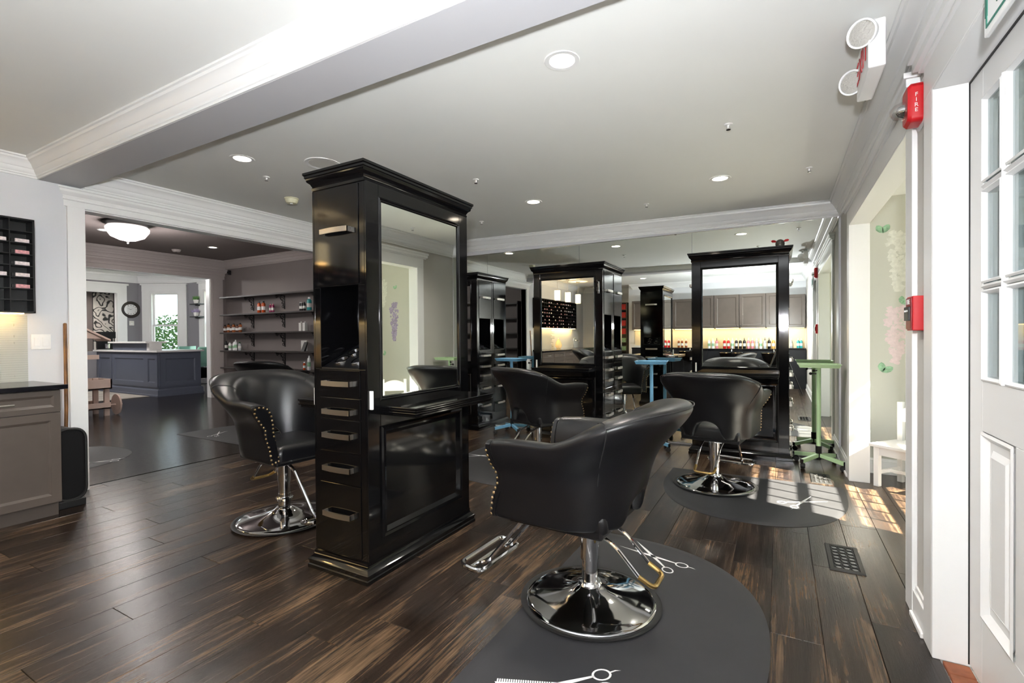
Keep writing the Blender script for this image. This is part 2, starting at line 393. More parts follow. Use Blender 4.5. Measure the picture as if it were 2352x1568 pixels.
# taupe room casing of the second opening
x = -10.54
trimbox((x, x+.03, 5.80, 6.055, 0, 2.53), (x, x+.04, 5.83, 5.85, 0, 2.53), m='ttrim')
trimbox((-10.68, -10.54, 5.79, 5.80, 0, 2.52), (-10.68, -10.54, 2.8, 5.80, 2.51, 2.525), m='white')
head((x, 2.7), (x, 6.055), 2.52, (1, 0), m='ttrim', s=1.45, ext=1.)
# alcove opening casing, jamb liner and header
x = XR-.02
trimbox((x, XR, 4.935, 5.055, 0, 2.165)); trimbox((x, XR, 2.70, 2.815, 0, 2.165))
trimbox((x, XR+.125, 4.925, 4.935, 0, 2.165), m='white'); trimbox((x, XR+.125, 2.815, 2.825, 0, 2.165)); trimbox((x, XR+.125, 2.825, 4.925, 2.155, 2.1645))
trimbox((x, XR, 2.70, 5.055, 2.165, 2.29), (x-.012, XR, 2.66, 5.10, 2.285, 2.30), (x-.03, XR, 2.65, 5.11, 2.30, 2.335), (x-.04, XR, 2.64, 5.12, 2.335, 2.36))
# door casing, jamb, header
trimbox((x, XR, 2.387, 2.505, 0, 2.17)); trimbox((x, XR, 1.33, 1.448, 0, 2.17))
trimbox((x, XR+.12, 2.375, 2.387, 0, 2.17)); trimbox((x, XR+.12, 1.448, 1.46, 0, 2.17)); trimbox((x, XR+.12, 1.46, 2.375, 2.16, 2.1695))
trimbox((x, XR, 1.33, 2.505, 2.17, 2.30), (x-.012, XR, 1.30, 2.53, 2.295, 2.31), (x-.03, XR, 1.29, 2.545, 2.31, 2.345), (x-.045, XR, 1.28, 2.55, 2.345, 2.37))
# baseboards
def baseboard(name, b, axis, sgn):
    x0, x1, y0, y1 = b; mb = MB().box(x0, x1, y0, y1, 0, .115)
    if axis == 'x': mb.box(x0, x1-sgn*0 if sgn > 0 else x1, y0, y1, .115, .13) if 0 else mb.box((x0+x1)/2, x1 if sgn < 0 else x0, y0, y1, .115, .135); mb.box(x0 if sgn < 0 else x1, (x0-.012 if sgn < 0 else x1+.012), y0, y1, 0, .022)
    else: mb.box(x0, x1, (y0+y1)/2, y1 if sgn < 0 else y0, .115, .135); mb.box(x0, x1, (y0 if sgn < 0 else y1), (y0-.012 if sgn < 0 else y1+.012), 0, .022)
    return struct(name, mb, 'white', bevel=.003)
baseboard('baseboard_right', (XR-.018, XR, 5.055, YM-.02), 'x', -1)
baseboard('baseboard_right_mid', (XR-.018, XR, 2.505, 2.70), 'x', -1)
baseboard('baseboard_right_near', (XR-.018, XR, -1.2, 1.33), 'x', -1)
baseboard('baseboard_alcove', (XR+.12, 1.9, 5.302, 5.32), 'y', -1)
baseboard('baseboard_shelf_wall', (-10.5, XL-.13, 6.112, 6.13), 'y', -1)
# brick threshold with sill
thr = struct('door_threshold', MB().box(.53, .645, 1.46, 2.375, -.06, -.012), 'grout')
for k in range(11):
    MB().box(.534, .612, 1.464+k*.083, 1.464+k*.083+.077, -.012, .004).build('brick', 'brick', thr, bevel=.004)

# ---------------------------------------------------------------- the white glazed door on the right
door = struct('door_1', MB().box(.612, .650, 1.46, 1.59, .01, 2.155).box(.612, .650, 2.248, 2.375, .01, 2.155).box(.612, .650, 1.59, 2.248, 2.05, 2.155)
              .box(.612, .650, 1.59, 2.248, .90, 1.075).box(.612, .650, 1.59, 2.248, .01, .25).box(.612, .65, 1.86, 1.98, .25, .90), 'white', bevel=.002)
for z in (1.40, 1.745):
    MB().prism([(.650, 1.59, z-.016), (.614, 1.59, z-.008), (.606, 1.59, z), (.614, 1.59, z+.008), (.650, 1.59, z+.016)], (0, .658, 0)).build('muntin', 'white', door)
for y in (2.062, 1.842-.02+.03):
    MB().prism([(.650, y-.016, 1.075), (.613, y-.008, 1.075), (.604, y, 1.075), (.613, y+.008, 1.075), (.650, y+.016, 1.075)], (0, 0, .975)).build('muntin', 'white', door)
for (a, b) in ((1.59, 1.836), (1.868, 2.046), (2.078, 2.248)):
    for (p, q) in ((1.075, 1.388), (1.412, 1.733), (1.757, 2.05)):
        rect_frame(MB(), a, b, p, q, [(0, .0), (.0, .003), (.006, .006), (.016, -.014), (.016, -.03)], lambda u, v, h: (.612-h, u, v)).build('lite_moulding', 'white', door)
        MB().box(.621, .625, a, b, p, q).build('pane', 'doorpane', door)
for (a, b) in ((1.59, 1.86), (1.98, 2.248)):
    pn = MB(); pn.box(.628, .646, a, b, .25, .90); rect_frame(pn, a, b, .25, .90, [(0, .004), (.01, .008), (.03, -.012), (.055, -.012), (.075, 0), (.075, -.016)], lambda u, v, h: (.612-h, u, v)); pn.box(.613, .63, a+.075, b-.075, .325, .825)
    pn.build('door_panel', 'white', door)
MB().box(.608, .645, 2.374, 2.384, .01, 2.165).box(.608, .645, 1.46, 2.384, 2.153, 2.165).build('weatherstrip', 'rubber', door)

# ---------------------------------------------------------------- mirrors on the far wall
wm = thing('wall_mirror', 'frameless floor-length mirror panels covering the far wall', 'mirror', (0, 5.728, 0))
for a, b in ((-5.0, -3.58), (-3.576, -2.214), (-2.21, -.866), (-.862, .505)):
    MB().box(a, b, 0, .011, .02, 2.393).build('mirror_panel', 'mirror', wm)
MB().box(-5.0, .505, -.006, .011, 2.393, 2.40).build('top_channel', 'chrome', wm)
sid = struct('wall_porch', MB().box(3.0, 3.06, -1.5, 2.9, -.3, 2.62), 'white')
for k in range(18): MB().prism([(3.0, -1.5, -.3+k*.16), (2.985, -1.5, -.3+k*.16), (2.997, -1.5, -.3+k*.16+.158), (3.0, -1.5, -.3+k*.16+.158)], (0, 4.4, 0)).build('siding_board', 'siding', sid)
struct('added_sun_shade', MB().box(.66, 3.2, -1.5, 2.95, 2.62, 2.72), 'white')  # unseen roof slab, added to keep sun off the floor inside the door

# ---------------------------------------------------------------- styling stations
def make_station(name, label, loc, rz, sides, sc=1., tagx=-.40):
    t = thing(name, label, 'styling station', loc, rz, 'black lacquered styling stations'); t.scale = (sc, sc, sc)
    L, T = .885, .37; hl, ht = L/2, T/2
    # plinth, crown
    MB().rect_sweep([(.035, 0), (.035, .018), (.030, .022), (.030, .034), (.034, .037), (.034, .046), (.016, .062), (.008, .078), (.010, .082), (.010, .092), (-.01, .095)], hl, ht).build('plinth', 'black', t, smooth=30)
    MB().rect_sweep([(-.01, 2.005), (.006, 2.005), (.008, 2.018), (.004, 2.024), (.012, 2.040), (.024, 2.050), (.026, 2.056), (.028, 2.066), (.033, 2.070), (.033, 2.080), (.039, 2.085), (.039, 2.097), (-.01, 2.10)], hl, ht).build('cornice', 'black', t, smooth=30)
    # carcass with a niche at each end (z 1.065..1.49)
    b = MB().box(-hl, hl, -ht, ht, .085, 1.062).box(-hl, hl, -ht, ht, 1.49, 2.01).box(-hl+.27, hl-.27, -ht, ht, 1.062, 1.49)
    for sx in (-1, 1):
        for sy in (-1, 1): b.box(sx*hl, sx*(hl-.27), sy*ht, sy*(ht-.045), 1.062, 1.49)
    b.build('carcass', 'black', t, bevel=.002)
    # drawers and cupboard door on both ends
    dz = [(.10, .466, .312), (.472, .630, .548), (.636, .800, .720), (.806, .912, .842), (.918, 1.056, .988)]
    for sx in (-1, 1):
        for (z0, z1, hz) in dz + [(1.498, 2.0, 1.772)]:
            nm = 'drawer' if z1 < 1.2 else 'cupboard_door'
            dr = MB().box(sx*hl, sx*(hl+.005), -.148, .148, z0, z1).build(nm, 'black', t, bevel=.002)
            h = MB(); n = 8; rs = []
            for k in range(n+1):
                u = -.1+.2*k/n; bow = .030+.008*(1-(u/.1)**2); X = sx*(hl+.005+bow)
                rs.append([(X, u, hz-.013), (X, u, hz+.013), (X-sx*.008, u, hz+.013), (X-sx*.008, u, hz-.013)])
            h.rings(rs)
            for u in (-.1, .092): h.box(sx*(hl+.004), sx*(hl+.036), u, u+.008, hz-.013, hz+.013)
            h.build('handle', 'nickel', dr)
        # sloping tool tray with rings inside the niche
        X0, X1 = sx*hl, sx*(hl-.27)
        tr = MB().prism([(X0, -.135, 1.062), (X0, -.135, 1.068), (X1, -.135, 1.19), (X1, -.135, 1.062)], (0, .27, 0)).build('tool_tray', 'plastic', t)
        for fx, fy in ((.28, -.06), (.28, .065), (.62, -.055), (.62, .07)):
            cx = X0+(X1-X0)*fx; cz = 1.068+.122*fx+.003; sl = .122/.27
            rg = MB(); rg.tube([(cx+.038*cos(a)*(-sx), fy+.034*sin(a), cz+.038*cos(a)*sl) for a in [2*pi*k/20 for k in range(20)]], .0045, 6, True); rg.build('tool_ring', 'chrome', tr)
    for s in sides:
        def p(u, v, h, s=s): return (u*(1 if s < 0 else -1), s*(ht+h), v)
        def bx(mb, u0, u1, h0, h1, v0, v1, s=s): mb.box(u0, u1, s*(ht+h0), s*(ht+h1), v0, v1)
        fr = MB()
        for q in ((-hl, -.355, .095, 2.005), (.355, hl, .095, 2.005), (-.355, .355, 1.942, 2.005), (-.355, .355, .765, .90), (-.355, .355, .095, .19)): bx(fr, q[0], q[1], 0, .012, q[2], q[3])
        fr.build('face_frame', 'black', t, bevel=.002)
        rect_frame(MB(), -.357, .357, .898, 1.944, [(0, .0), (0, .013), (.008, .018), (.013, .013), (.018, .015), (.023, .006), (.023, 0)], p).build('mirror_frame', 'black', t, smooth=30)
        g = MB(); bx(g, -.337, .337, .001, .006, .918, 1.924); g.build('mirror_glass', 'mirror', t)
        rect_frame(MB(), -.357, .357, .188, .767, [(0, .0), (0, .020), (.010, .026), (.022, .020), (.030, .022), (.050, .004), (.050, 0)], p).build('panel_moulding', 'black', t, smooth=30)
        pn = MB(); bx(pn, -.31, .31, 0, .004, .235, .72); pn.build('lower_panel', 'black', t)
        ld = MB()
        for (o, v0, v1) in ((0, .862, .875), (.006, .850, .862), (.002, .840, .850), (.012, .826, .840)): bx(ld, -.365+o, .365-o, .010, .255-o, v0, v1)
        ld.build('ledge', 'black', t, bevel=.004)
        ot = MB(); bx(ot, tagx-.006, tagx+.006, .012, .030, .862, .955); ot.build('wall_plate', 'plantpot', t, bevel=.002)
    return t
make_station('styling_station', 'tall freestanding black mirror station with drawers, nearest the camera', (-2.022, 2.215, 0), R(90), (-1, 1), 1.015, -.425)
make_station('styling_station', 'black mirror station against the far mirror wall with small figurine on top', (-.370, 5.540, 0), 0, (-1,), 1., -.40)
make_station('styling_station', 'black mirror station against the far mirror wall between two blue trays', (-2.226, 5.540, 0), 0, (-1,))
make_station('styling_station', 'black mirror station in far left corner, mostly hidden behind the nearest station', (-3.95, 5.540, 0), 0, (-1,))
hk = thing('wall_hook', 'chrome double hook on the frame of station between blue trays', 'hook', (-1.83, 5.342, 1.80))
MB().box(-.012, .012, -.006, .0, -.07, .07).build('back_plate', 'chrome', hk, bevel=.004)
MB().tube(fillet([(0, -.004, -.03), (0, -.05, -.05), (-.0, -.06, .0)], .02), .006).tube(fillet([(0, -.004, .05), (0, -.04, .06), (0, -.045, .085)], .02), .006).build('hook_arm', 'chrome', hk, smooth=40)
fg = thing('figurine', 'small pewter animal figurine with red ears on top of station', 'figurine', (.0, 5.50, 2.10))
MB().lathe([(.022, 0), (.034, .012), (.042, .04), (.040, .06), (.03, .078), (.012, .088), (.001, .089)], 16).build('body', mat('pewter', '#6E6E68', .35, .8), fg, smooth=60)
for s in (-1, 1):
    MB().tube([(s*.03, 0, .066), (s*.05, 0, .074), (s*.068, 0, .076), (s*.078, 0, .078)], [.006, .012, .012, .003], 8).build('ear', 'red', fg, smooth=60)
MB().ball((0, -.036, .05), .016, 10, 6).build('snout', mat('pewter_light', '#8C8C85', .35, .8), fg, smooth=60)

# ---------------------------------------------------------------- styling chairs
def make_chair(label, loc, rz):
    t = thing('styling_chair', label, 'salon chair', loc, rz, 'black leather styling chairs')
    # barrel shell: station u in [0,1] from right arm front round the back to the left arm front (chair faces +x)
    NU = 61; NP = None; rs = []; inner = []
    def plan(u):
        # returns point and outward normal of the base curve
        la, lb = .26, pi*.27
        tot = 2*la+lb*1.0; s = u*tot
        if s < la: return Vector((.30-s*1.0, -.275, 0)), Vector((0, -1, 0)), 0.
        if s > la+lb: return Vector((.04+(s-la-lb), .275, 0)), Vector((0, 1, 0)), 0.
        th = (s-la)/lb*pi
        return Vector((.04-.27*sin(th), -.275*cos(th), 0)), Vector((-sin(th)*.95, -cos(th), 0)).normalized(), sin(th)
    for i in range(NU):
        u = i/(NU-1); P, n, k = plan(u)
        kb = k*k*(3-2*k) if k > 0 else 0
        arm = min(u, 1-u)
        h = .795+.155*kb - .01*max(0, 1-arm/.08)
        fl_ = .085+.080*kb                           # flare at the top
        z0 = .412
        d = abs(u-.5)/.085
        if d < 1: z0 = .412+.15*sqrt(1-d*d)
        fx = .055*max(0, 1-arm/.10)                # arm front: bottom reaches further forward than the waist
        prof = []
        H = h-.375
        for s_, o in ((0, 0), (.12, .006), (.30, .012), (.48, .020), (.62, .034), (.74, .058), (.84, .088), (.92, .106), (.97, .108), (1.0, .088), (1.005, .055), (.985, .022), (.94, .0), (.86, -.018), (.72, -.034), (.52, -.046), (.30, -.055)):
            oo = o*(fl_/.108)+ (.012 if o > .05 else 0) if o > 0 else o
            oo += kb*.055*max(0, min(1, s_))**1.4
            z = .375+H*s_
            front = 0
            if s_ < .45 and o >= 0: front = fx*(1-(s_/.48)**3)
            elif s_ > .7: front = fx*.35
            elif o < 0: front = 0
            prof.append((oo, max(z, z0) if o >= 0 else max(z, .46), front))
        # close the underside
        prof.append((-.055, max(.42, z0), fx*.6))
        sx = 1
        rs.append([(P + n*o + Vector((f, 0, 0)) + Vector((0, 0, z))) for o, z, f in prof])
    sh = MB(); sh.rings(rs)
    so = sh.build('shell', 'leather', t, smooth=50)
    sd = so.modifiers.new('sub', 'SUBSURF'); sd.levels = 1; sd.render_levels = 2
    # nail-studded arm fronts
    for i, sg in ((0, -1), (NU-1, 1)):
        ring = [Vector(p) for p in rs[i]]
        c = sum(ring, Vector())/len(ring)
        fr = [Vector((0, 0, 0))]*0
        pin = [p + (c-p).normalized()*.006 for p in ring]
        pn = MB(); pn.rings([[p+Vector((-.01, 0, 0)) for p in pin], [p+Vector((.012, 0, 0)) for p in pin]]); pa = pn.build('arm_front', 'leather', t, smooth=40)
        nb = MB(); per = [p + (c-p).normalized()*.016 + Vector((.012, 0, 0)) for p in ring]
        per = per[:17]+per[17:]
        m = len(per); ln = [(per[(j+1) % m]-per[j]).length for j in range(m)]; tot = sum(ln); n = int(tot/.026)
        for q in range(n):
            s_ = tot*q/n; j = 0
            while s_ > ln[j]: s_ -= ln[j]; j += 1
            nb.ball(per[j].lerp(per[(j+1) % m], s_/ln[j]), .0075, 6, 4)
        tag(nb.build('nailhead_trim', 'stud', pa, smooth=60), kind='stuff')
    # seams and stitching on the back
    st = MB()
    for u in (.31, .69):
        i = int(u*(NU-1)); st.tube([Vector(p)+Vector((0, 0, .0)) for p in rs[i][3:13]], .0028, 5)
    for a, b in ((8, .006), ):
        st.tube([Vector(rs[i][a])+Vector((0, 0, b)) for i in range(int(.31*(NU-1)), int(.69*(NU-1))+1)], .0026, 5)
    st.build('seam', 'stitch', t, smooth=60)
    # seat
    se = MB(); se.rect_sweep([(-.06, .40), (-.02, .405), (0, .42), (0, .47), (-.004, .485), (-.02, .502), (-.06, .51)], .250, .225)
    for v in range(len(se.v)): se.v[v] = (se.v[v][0]+.085, se.v[v][1], se.v[v][2])
    s2 = se.build('seat_cushion', 'leather', t, smooth=40); sb = s2.modifiers.new('bevel', 'BEVEL'); sb.width = .025; sb.segments = 3; sb.limit_method = 'ANGLE'; sb.angle_limit = R(60)
    MB().box(-.15, .31, -.225, .225, .385, .44).build('seat_frame', 'leather', t, bevel=.012)
    # hydraulic column, dish base, mat ring
    MB().lathe([(.001, .388), (.055, .388), (.055, .372), (.042, .37), (.042, .20), (.036, .198), (.036, .10), (.050, .098), (.056, .090), (.050, .080), (.048, .072), (.001, .072)], 28).build('column', 'chrome', t, smooth=35)
    MB().lathe([(.001, .094), (.045, .092), (.062, .078), (.095, .060), (.150, .044), (.215, .032), (.262, .026), (.275, .022), (.290, .020), (.297, .014), (.297, .008), (.001, .008)], 56).build('base', 'chrome', t, smooth=40)
    MB().lathe([(.30, .0075), (.318, .0075), (.324, .012), (.320, .014), (.300, .010), (.29, .0075)], 56, cap=False).build('base_gasket', 'rubber', t, smooth=40)
    # footrest
    fb = MB()
    for s in (-1, 1): fb.tube(fillet([(.20, s*.105, .39), (.30, s*.105, .35), (.50, s*.105, .115), (.54, s*.105, .09)], .03), .0105, 8)
    fb.tube(fillet([(.50, -.19, .085), (.50, .19, .085), (.62, .19, .10), (.62, -.19, .10)], .045, 5, True), .0125, 8, True)
    fb.tube([(.56, -.19, .092), (.56, .19, .092)], .010, 8)
    fb.build('footrest', 'chrome', t, smooth=40)
    # pump lever loop behind the column
    lv = MB().tube(fillet([(-.03, .075, .365), (-.14, .075, .33), (-.26, .075, .205)], .05), .008, 8).tube(fillet([(-.03, -.075, .365), (-.14, -.075, .33), (-.26, -.075, .205)], .05), .008, 8).tube([(-.03, -.075, .365), (-.03, .075, .365)], .012, 8)
    lo = lv.build('pump_lever', 'chrome', t, smooth=40)
    MB().tube(fillet([(-.255, -.075, .209), (-.32, -.07, .175), (-.32, .07, .175), (-.255, .075, .209)], .03), .0105, 8).build('lever_grip', 'brass', lo, smooth=40)
    return t
def raise_chair(ch, dz):
    for c in ch.children:
        if c.name.split('.')[0] not in ('base', 'base_gasket'): c.location.z += dz
    MB().lathe([(.04, .09), (.04, .12+dz)], 24).build('column_extension', 'chrome', ch, smooth=40)
ch1 = make_chair('black leather styling chair in the foreground seen from side, on scissors mat', (-.78, 2.13, .004), R(180-3))
ch2 = dup(ch1, (-.475, 4.27, .004), R(90-8), 'black leather styling chair facing the far right station, in the sunlight')
ch3 = dup(ch1, (-2.09, 4.25, .004), R(90-24), 'black leather styling chair seen from behind before station between blue trays')
ch4 = dup(ch1, (-2.985, 2.12, .0), R(-6), 'black leather styling chair with brass nailhead arm front, left of nearest station')
ch5 = dup(ch1, (-6.05, 4.12, .004), R(112), 'black leather styling chair in the taupe room beyond the left opening')
raise_chair(ch4, .06)

# ---------------------------------------------------------------- mats with printed scissors
def scissors(mb, kind=0, ha=11.):
    """outline of open scissors in local xy, pivot at origin, length about .5"""
    def ring(c, r, w, n=20, ell=1.25, a0=0.):
        o = [(c[0]+(r*ell)*cos(t)*cos(a0)-r*sin(t)*sin(a0), c[1]+(r*ell)*cos(t)*sin(a0)+r*sin(t)*cos(a0)) for t in [2*pi*k/n for k in range(n)]]
        i = [(c[0]+((r-w)*ell)*cos(t)*cos(a0)-(r-w)*sin(t)*sin(a0), c[1]+((r-w)*ell)*cos(t)*sin(a0)+(r-w)*sin(t)*cos(a0)) for t in [2*pi*k/n for k in range(n)]]
        mb.add([(p[0], p[1], 0) for p in o]+[(p[0], p[1], 0) for p in i], [(k, (k+1) % n, n+(k+1) % n, n+k) for k in range(n)])
    for sg in (-1, 1):
        a = sg*R(ha); ca, sa = cos(a), sin(a)
        def T(x, y): return (x*ca-y*sa, x*sa+y*ca, 0)
        if kind == 1 and sg < 0:
            mb.add([T(.0, .012), T(.25, .016), T(.255, .006), T(.0, .004)], [(0, 1, 2, 3)])
            for k in range(24): mb.add([T(.02+k*.0096, .005), T(.026+k*.0096, .005), T(.026+k*.0096, -.012), T(.02+k*.0096, -.012)], [(0, 1, 2, 3)])
            mb.add([T(.0, .012), T(.02, .012), T(.02, -.012), T(0, -.012)], [(0, 1, 2, 3)])
        else:
            mb.add([T(0, .012), T(.12, .009), T(.25, 0), T(.12, -.007), T(0, -.012)], [(0, 1, 2, 3, 4)])
        mb.add([T(0, .012), T(0, -.012), T(-.16, -.004), T(-.16, .006)], [(0, 1, 2, 3)])
        c = T(-.195, .002); ring(c, .034, .008, a0=a)
        if sg > 0:
            p = [T(-.235, .004), T(-.235, -.003), T(-.262, -.006), T(-.285, .004), T(-.262, .001)]; mb.add(p, [(0, 1, 2, 3, 4)])
    return mb
def make_mat(label, loc, rz, prints, shape=(1.0, .80)):
    """D-shaped mat: straight edge on local y axis at x=0, bulging to +x"""
    t = thing('salon_mat', label, 'floor mat', loc, rz, 'black scissors mats')
    d, hw = shape; n = 40; pts = []
    pts.append((0, -hw)); e = 2.35
    for k in range(n+1):
        a = -pi/2+pi*k/n; ca, sa = cos(a), sin(a)
        pts.append((.22+(d-.22)*abs(ca)**(2/e), hw*(abs(sa)**(2/e))*(1 if sa > 0 else -1)))
    pts.append((0, hw))
    def ins(q): return [((x-d/2)*(1-q/d*2)+d/2, y*(1-q/hw)) for x, y in pts]
    r = [[(x, y, 0.0005) for x, y in pts], [(x, y, .002) for x, y in pts], [(x, y, .0075) for x, y in ins(.035)], [(x, y, .0075) for x, y in ins(.05)]]
    MB().rings(r).build('mat', 'mat', t, smooth=30)
    for (x, y, a, kind, s, ha) in prints:
        m = scissors(MB(), kind, ha); m.v = [((p[0]*cos(a)-p[1]*sin(a))*s+x, (p[0]*sin(a)+p[1]*cos(a))*s+y, .0081) for p in m.v]
        m.build('scissors_print', 'print', t)
    return t
# mat under the front chair: straight edge at X=-1.03, bulging to +X
make_mat('black D-shaped mat with two printed scissors under the foreground chair', (-1.035, 2.10, 0), 0,
         [(.411, .62, R(149), 0, .84, 19), (.344, -.548, R(214.5), 1, .88, 11.5)], (1.0, .83))
make_mat('black D-shaped mat with printed scissors, partly sunlit, under far right chair', (-.22, 4.67, 0), R(-90),
         [(.55, .36, R(140), 0, .78, 20)], (1.16, .66))
make_mat('black D-shaped mat under chair before station between blue trays', (-2.12, 4.66, 0), R(-90), [(.46, -.60, R(-70), 0, .7, 20)], (1.24, .80))
make_mat('black round-edged mat with scissors just inside the left opening', (-6.55, 1.45, 0), R(90), [(.72, -.50, R(150), 0, .9, 12)], (1.18, .75))
make_mat('black mat under the chair in the taupe room', (-6.1, 3.35, 0), R(90), [(.25, .3, R(40), 0, .8, 15)], (1.3, .80))

# ---------------------------------------------------------------- rolling trays
def make_tray(label, loc, m, rz=0., h=.96):
    t = thing('salon_tray', label, 'rolling tray', loc, rz, 'rolling salon trays')
    hub = MB().lathe([(.001, .06), (.022, .06), (.022, .10), (.026, .105), (.026, .19), (.001, .19)], 16).build('hub', 'plastic', t, smooth=40)
    MB().lathe([(.019, .18), (.019, h-.03)], 16).build('pole', m, t, smooth=50)
    for k in range(4):
        a = R(45+90*k+8); ca, sa = cos(a), sin(a)
        q = MB(); q.T = Matrix.Rotation(a, 4, 'Z')
        q.prism([(.02, -.014, .085), (.02, -.014, .12), (.235, -.014, .09), (.235, -.014, .055)], (0, .028, 0)); lg = q.build('leg', m, t, bevel=.002)
        e = MB(); e.T = Matrix.Rotation(a, 4, 'Z'); e.box(.235, .243, -.0145, .0145, .054, .091); e.build('end_cap', 'plastic', lg)
        wv = MB(); wv.T = Matrix.Translation((ca*.225, sa*.225, .0275)) @ Matrix.Rotation(a+.6, 4, 'Z') @ Matrix.Rotation(R(90), 4, 'X')
        wv.lathe([(.001, -.02), (.02, -.02), (.027, -.012), (.027, .012), (.02, .02), (.001, .02)], 16); wv.build('caster', 'rubber', t, smooth=40)
    hx_, hy_ = .155, .115
    tr = MB().rect_sweep([(-.02, h-.03), (.0, h-.03), (.012, h-.002), (.018, h), (.018, h+.004), (.010, h+.004), (-.006, h-.022), (-.02, h-.022)], hx_, hy_)
    tr.build('tray_top', m, t, smooth=25)
    kb = MB()
    kb.T = Matrix.Translation((-.03, -.012, h-.09)); kb.tube([(-.03, 0, 0), (.012, 0, 0)], .005).ball((-.035, 0, 0), .014, 8, 5); kb.T = Matrix.Translation((-.02, -.02, h-.06)); kb.ball((-.02, -.01, 0), .012, 8, 5).tube([(-.02, -.01, 0), (.01, .01, 0)], .005)
    kb.build('knob', 'plastic', t, smooth=50)
    return t
make_tray('pale green rolling tray on pole beside the far right station', (.315, 5.36, 0), 'green', 0)
make_tray('blue rolling tray on pole between the two mirror-wall stations', (-1.24, 5.38, 0), 'blue', R(8))
make_tray('blue rolling tray on pole left of the middle far station', (-3.03, 5.42, 0), 'blue', R(-5))

# ---------------------------------------------------------------- floor registers
def make_vent(label, x0, x1, y0, y1):
    t = thing('floor_register', label, 'floor vent', ((x0+x1)/2, (y0+y1)/2, 0), 0, 'cast floor registers')
    a, b = (x1-x0)/2, (y1-y0)/2
    rect_frame(MB(), -a, a, -b, b, [(0, .0004), (.004, .006), (.022, .007), (.026, .003), (.026, .0005)], lambda u, v, h: (u, v, h)).build('frame', 'iron', t)
    MB().box(-a+.02, a-.02, -b+.02, b-.02, .0003, .0012).build('damper', mat('galvanised', '#9B9B9B', .4, .6), t)
    g = MB(); nx, ny = 3, 7; w_, h_ = (2*a-.052)/nx, (2*b-.052)/ny
    for i in range(nx):
        for j in range(ny):
            cx, cy = -a+.026+(i+.5)*w_, -b+.026+(j+.5)*h_
            g.tube([(cx+cos(q)*w_*.48, cy+sin(q)*h_*.48+cos(2*q)*.004, .004) for q in [2*pi*k/10 for k in range(10)]], .0038, 4, True)
    for j in range(ny+1): g.tube([(-a+.026, -b+.026+j*h_, .004), (a-.026, -b+.026+j*h_, .004)], .003, 4)
    g.build('grille', 'iron', t)
make_vent('dark scrolled floor register near the white door', .225, .385, 3.02, 3.385)
make_vent('scrolled floor register in sun patch beside the green tray', .225, .375, 4.73, 5.05)

# ---------------------------------------------------------------- ceiling fixtures
def downlight(label, x, y, z, on=1., group='recessed ceiling lights'):
    t = thing('downlight', label, 'ceiling light', (x, y, z), 0, group)
    MB().lathe([(.058, .0), (.062, -.004), (.083, -.005), (.086, -.001), (.086, .0)], 32, cap=False).build('trim_ring', 'white', t, smooth=40)
    MB().lathe([(.001, -.0015), (.060, -.0015), (.060, .0)], 32).build('lens', 'lampw', t)
    lamp('downlight_beam', 'SPOT', (0, 0, -.012), 50*on, (1, .93, .84), t, spot_size=R(150), spot_blend=.9, shadow_soft_size=.055)
    return t
for i, (x, y, lb) in enumerate([(-.92, 2.17, 'recessed downlight nearest the camera, above the foreground chair'), (-.443, 4.442, 'recessed downlight near the far right station'),
                  (-2.16, 4.34, 'recessed downlight over chair seen from behind'), (-3.57, 2.215, 'recessed downlight left of nearest station'), (-3.9, 4.53, 'recessed downlight hidden behind the nearest station top')]):
    downlight(lb, x, y, zc(x))
for x, y, lb in [(-2.9, -.3, 'recessed downlight of front room seen in the far mirror, left'), (-.35, -.6, 'recessed downlight of front room seen in the right station mirror')]: downlight(lb, x, y, ZF)
for p, lb in [((239, 528), 'recessed downlight in the taupe ceiling, left of glass dome'), ((489, 568), 'recessed downlight in the taupe ceiling, right of glass dome')]:
    q = fl(*p, 2.92); downlight(lb, q.x, q.y, 2.92, .5)
sprk = [(-3.81, 2.573, 'left of nearest station'), (-2.28, 3.476, 'right of nearest station cornice'), (-3.078, 4.806, 'near far left corner'), (-.282, 3.327, 'in the middle of right ceiling'), (-1.183, 4.953, 'close to mirror wall crown'), (.204, 4.492, 'near the right wall crown')]
for x, y, lb in sprk:
    t = thing('sprinkler_head', 'small white ceiling sprinkler head '+lb, 'sprinkler', (x, y, zc(x)), 0, 'ceiling sprinkler heads')
    MB().lathe([(.001, 0), (.026, 0), (.024, -.006), (.008, -.008), (.007, -.026), (.001, -.026)], 14).build('escutcheon', 'white', t, smooth=40)
    MB().lathe([(.001, -.032), (.014, -.032), (.014, -.035), (.001, -.036)], 12).build('deflector', 'chrome', t)
    MB().tube([(-.010, 0, -.022), (-.011, 0, -.03), (-.003, 0, -.034)], .002, 5).tube([(.010, 0, -.022), (.011, 0, -.03), (.003, 0, -.034)], .002, 5).build('frame_arms', 'chrome', t)
q = fl(742, 376, zc(-3.0))
t = thing('ceiling_speaker', 'round white ceiling speaker partly hidden behind station cornice', 'speaker', (q.x, q.y, zc(q.x)))
MB().lathe([(.105, 0), (.12, -.006), (.135, -.006), (.138, 0)], 36, cap=False).build('bezel', 'white', t, smooth=40)
MB().lathe([(.001, -.003), (.106, -.003), (.106, 0)], 36).build('grille', mat('speaker_grille', '#D9D7D2', .7, bump=.4, bscale=300), t)
q = mir(1222, 605, 3.1); 
t = thing('smoke_detector', 'cream smoke detector on ceiling reflected above the middle station', 'smoke detector', (q.x, 3.1, zc(q.x)))
MB().lathe([(.001, -.05), (.045, -.05), (.056, -.035), (.06, -.012), (.066, -.01), (.066, 0)], 28).build('body', mat('cream_plastic', '#E6E2C4', .4), t, smooth=40)
MB().lathe([(.012, -.056), (.012, -.05)], 12).build('sensor', 'white', t)
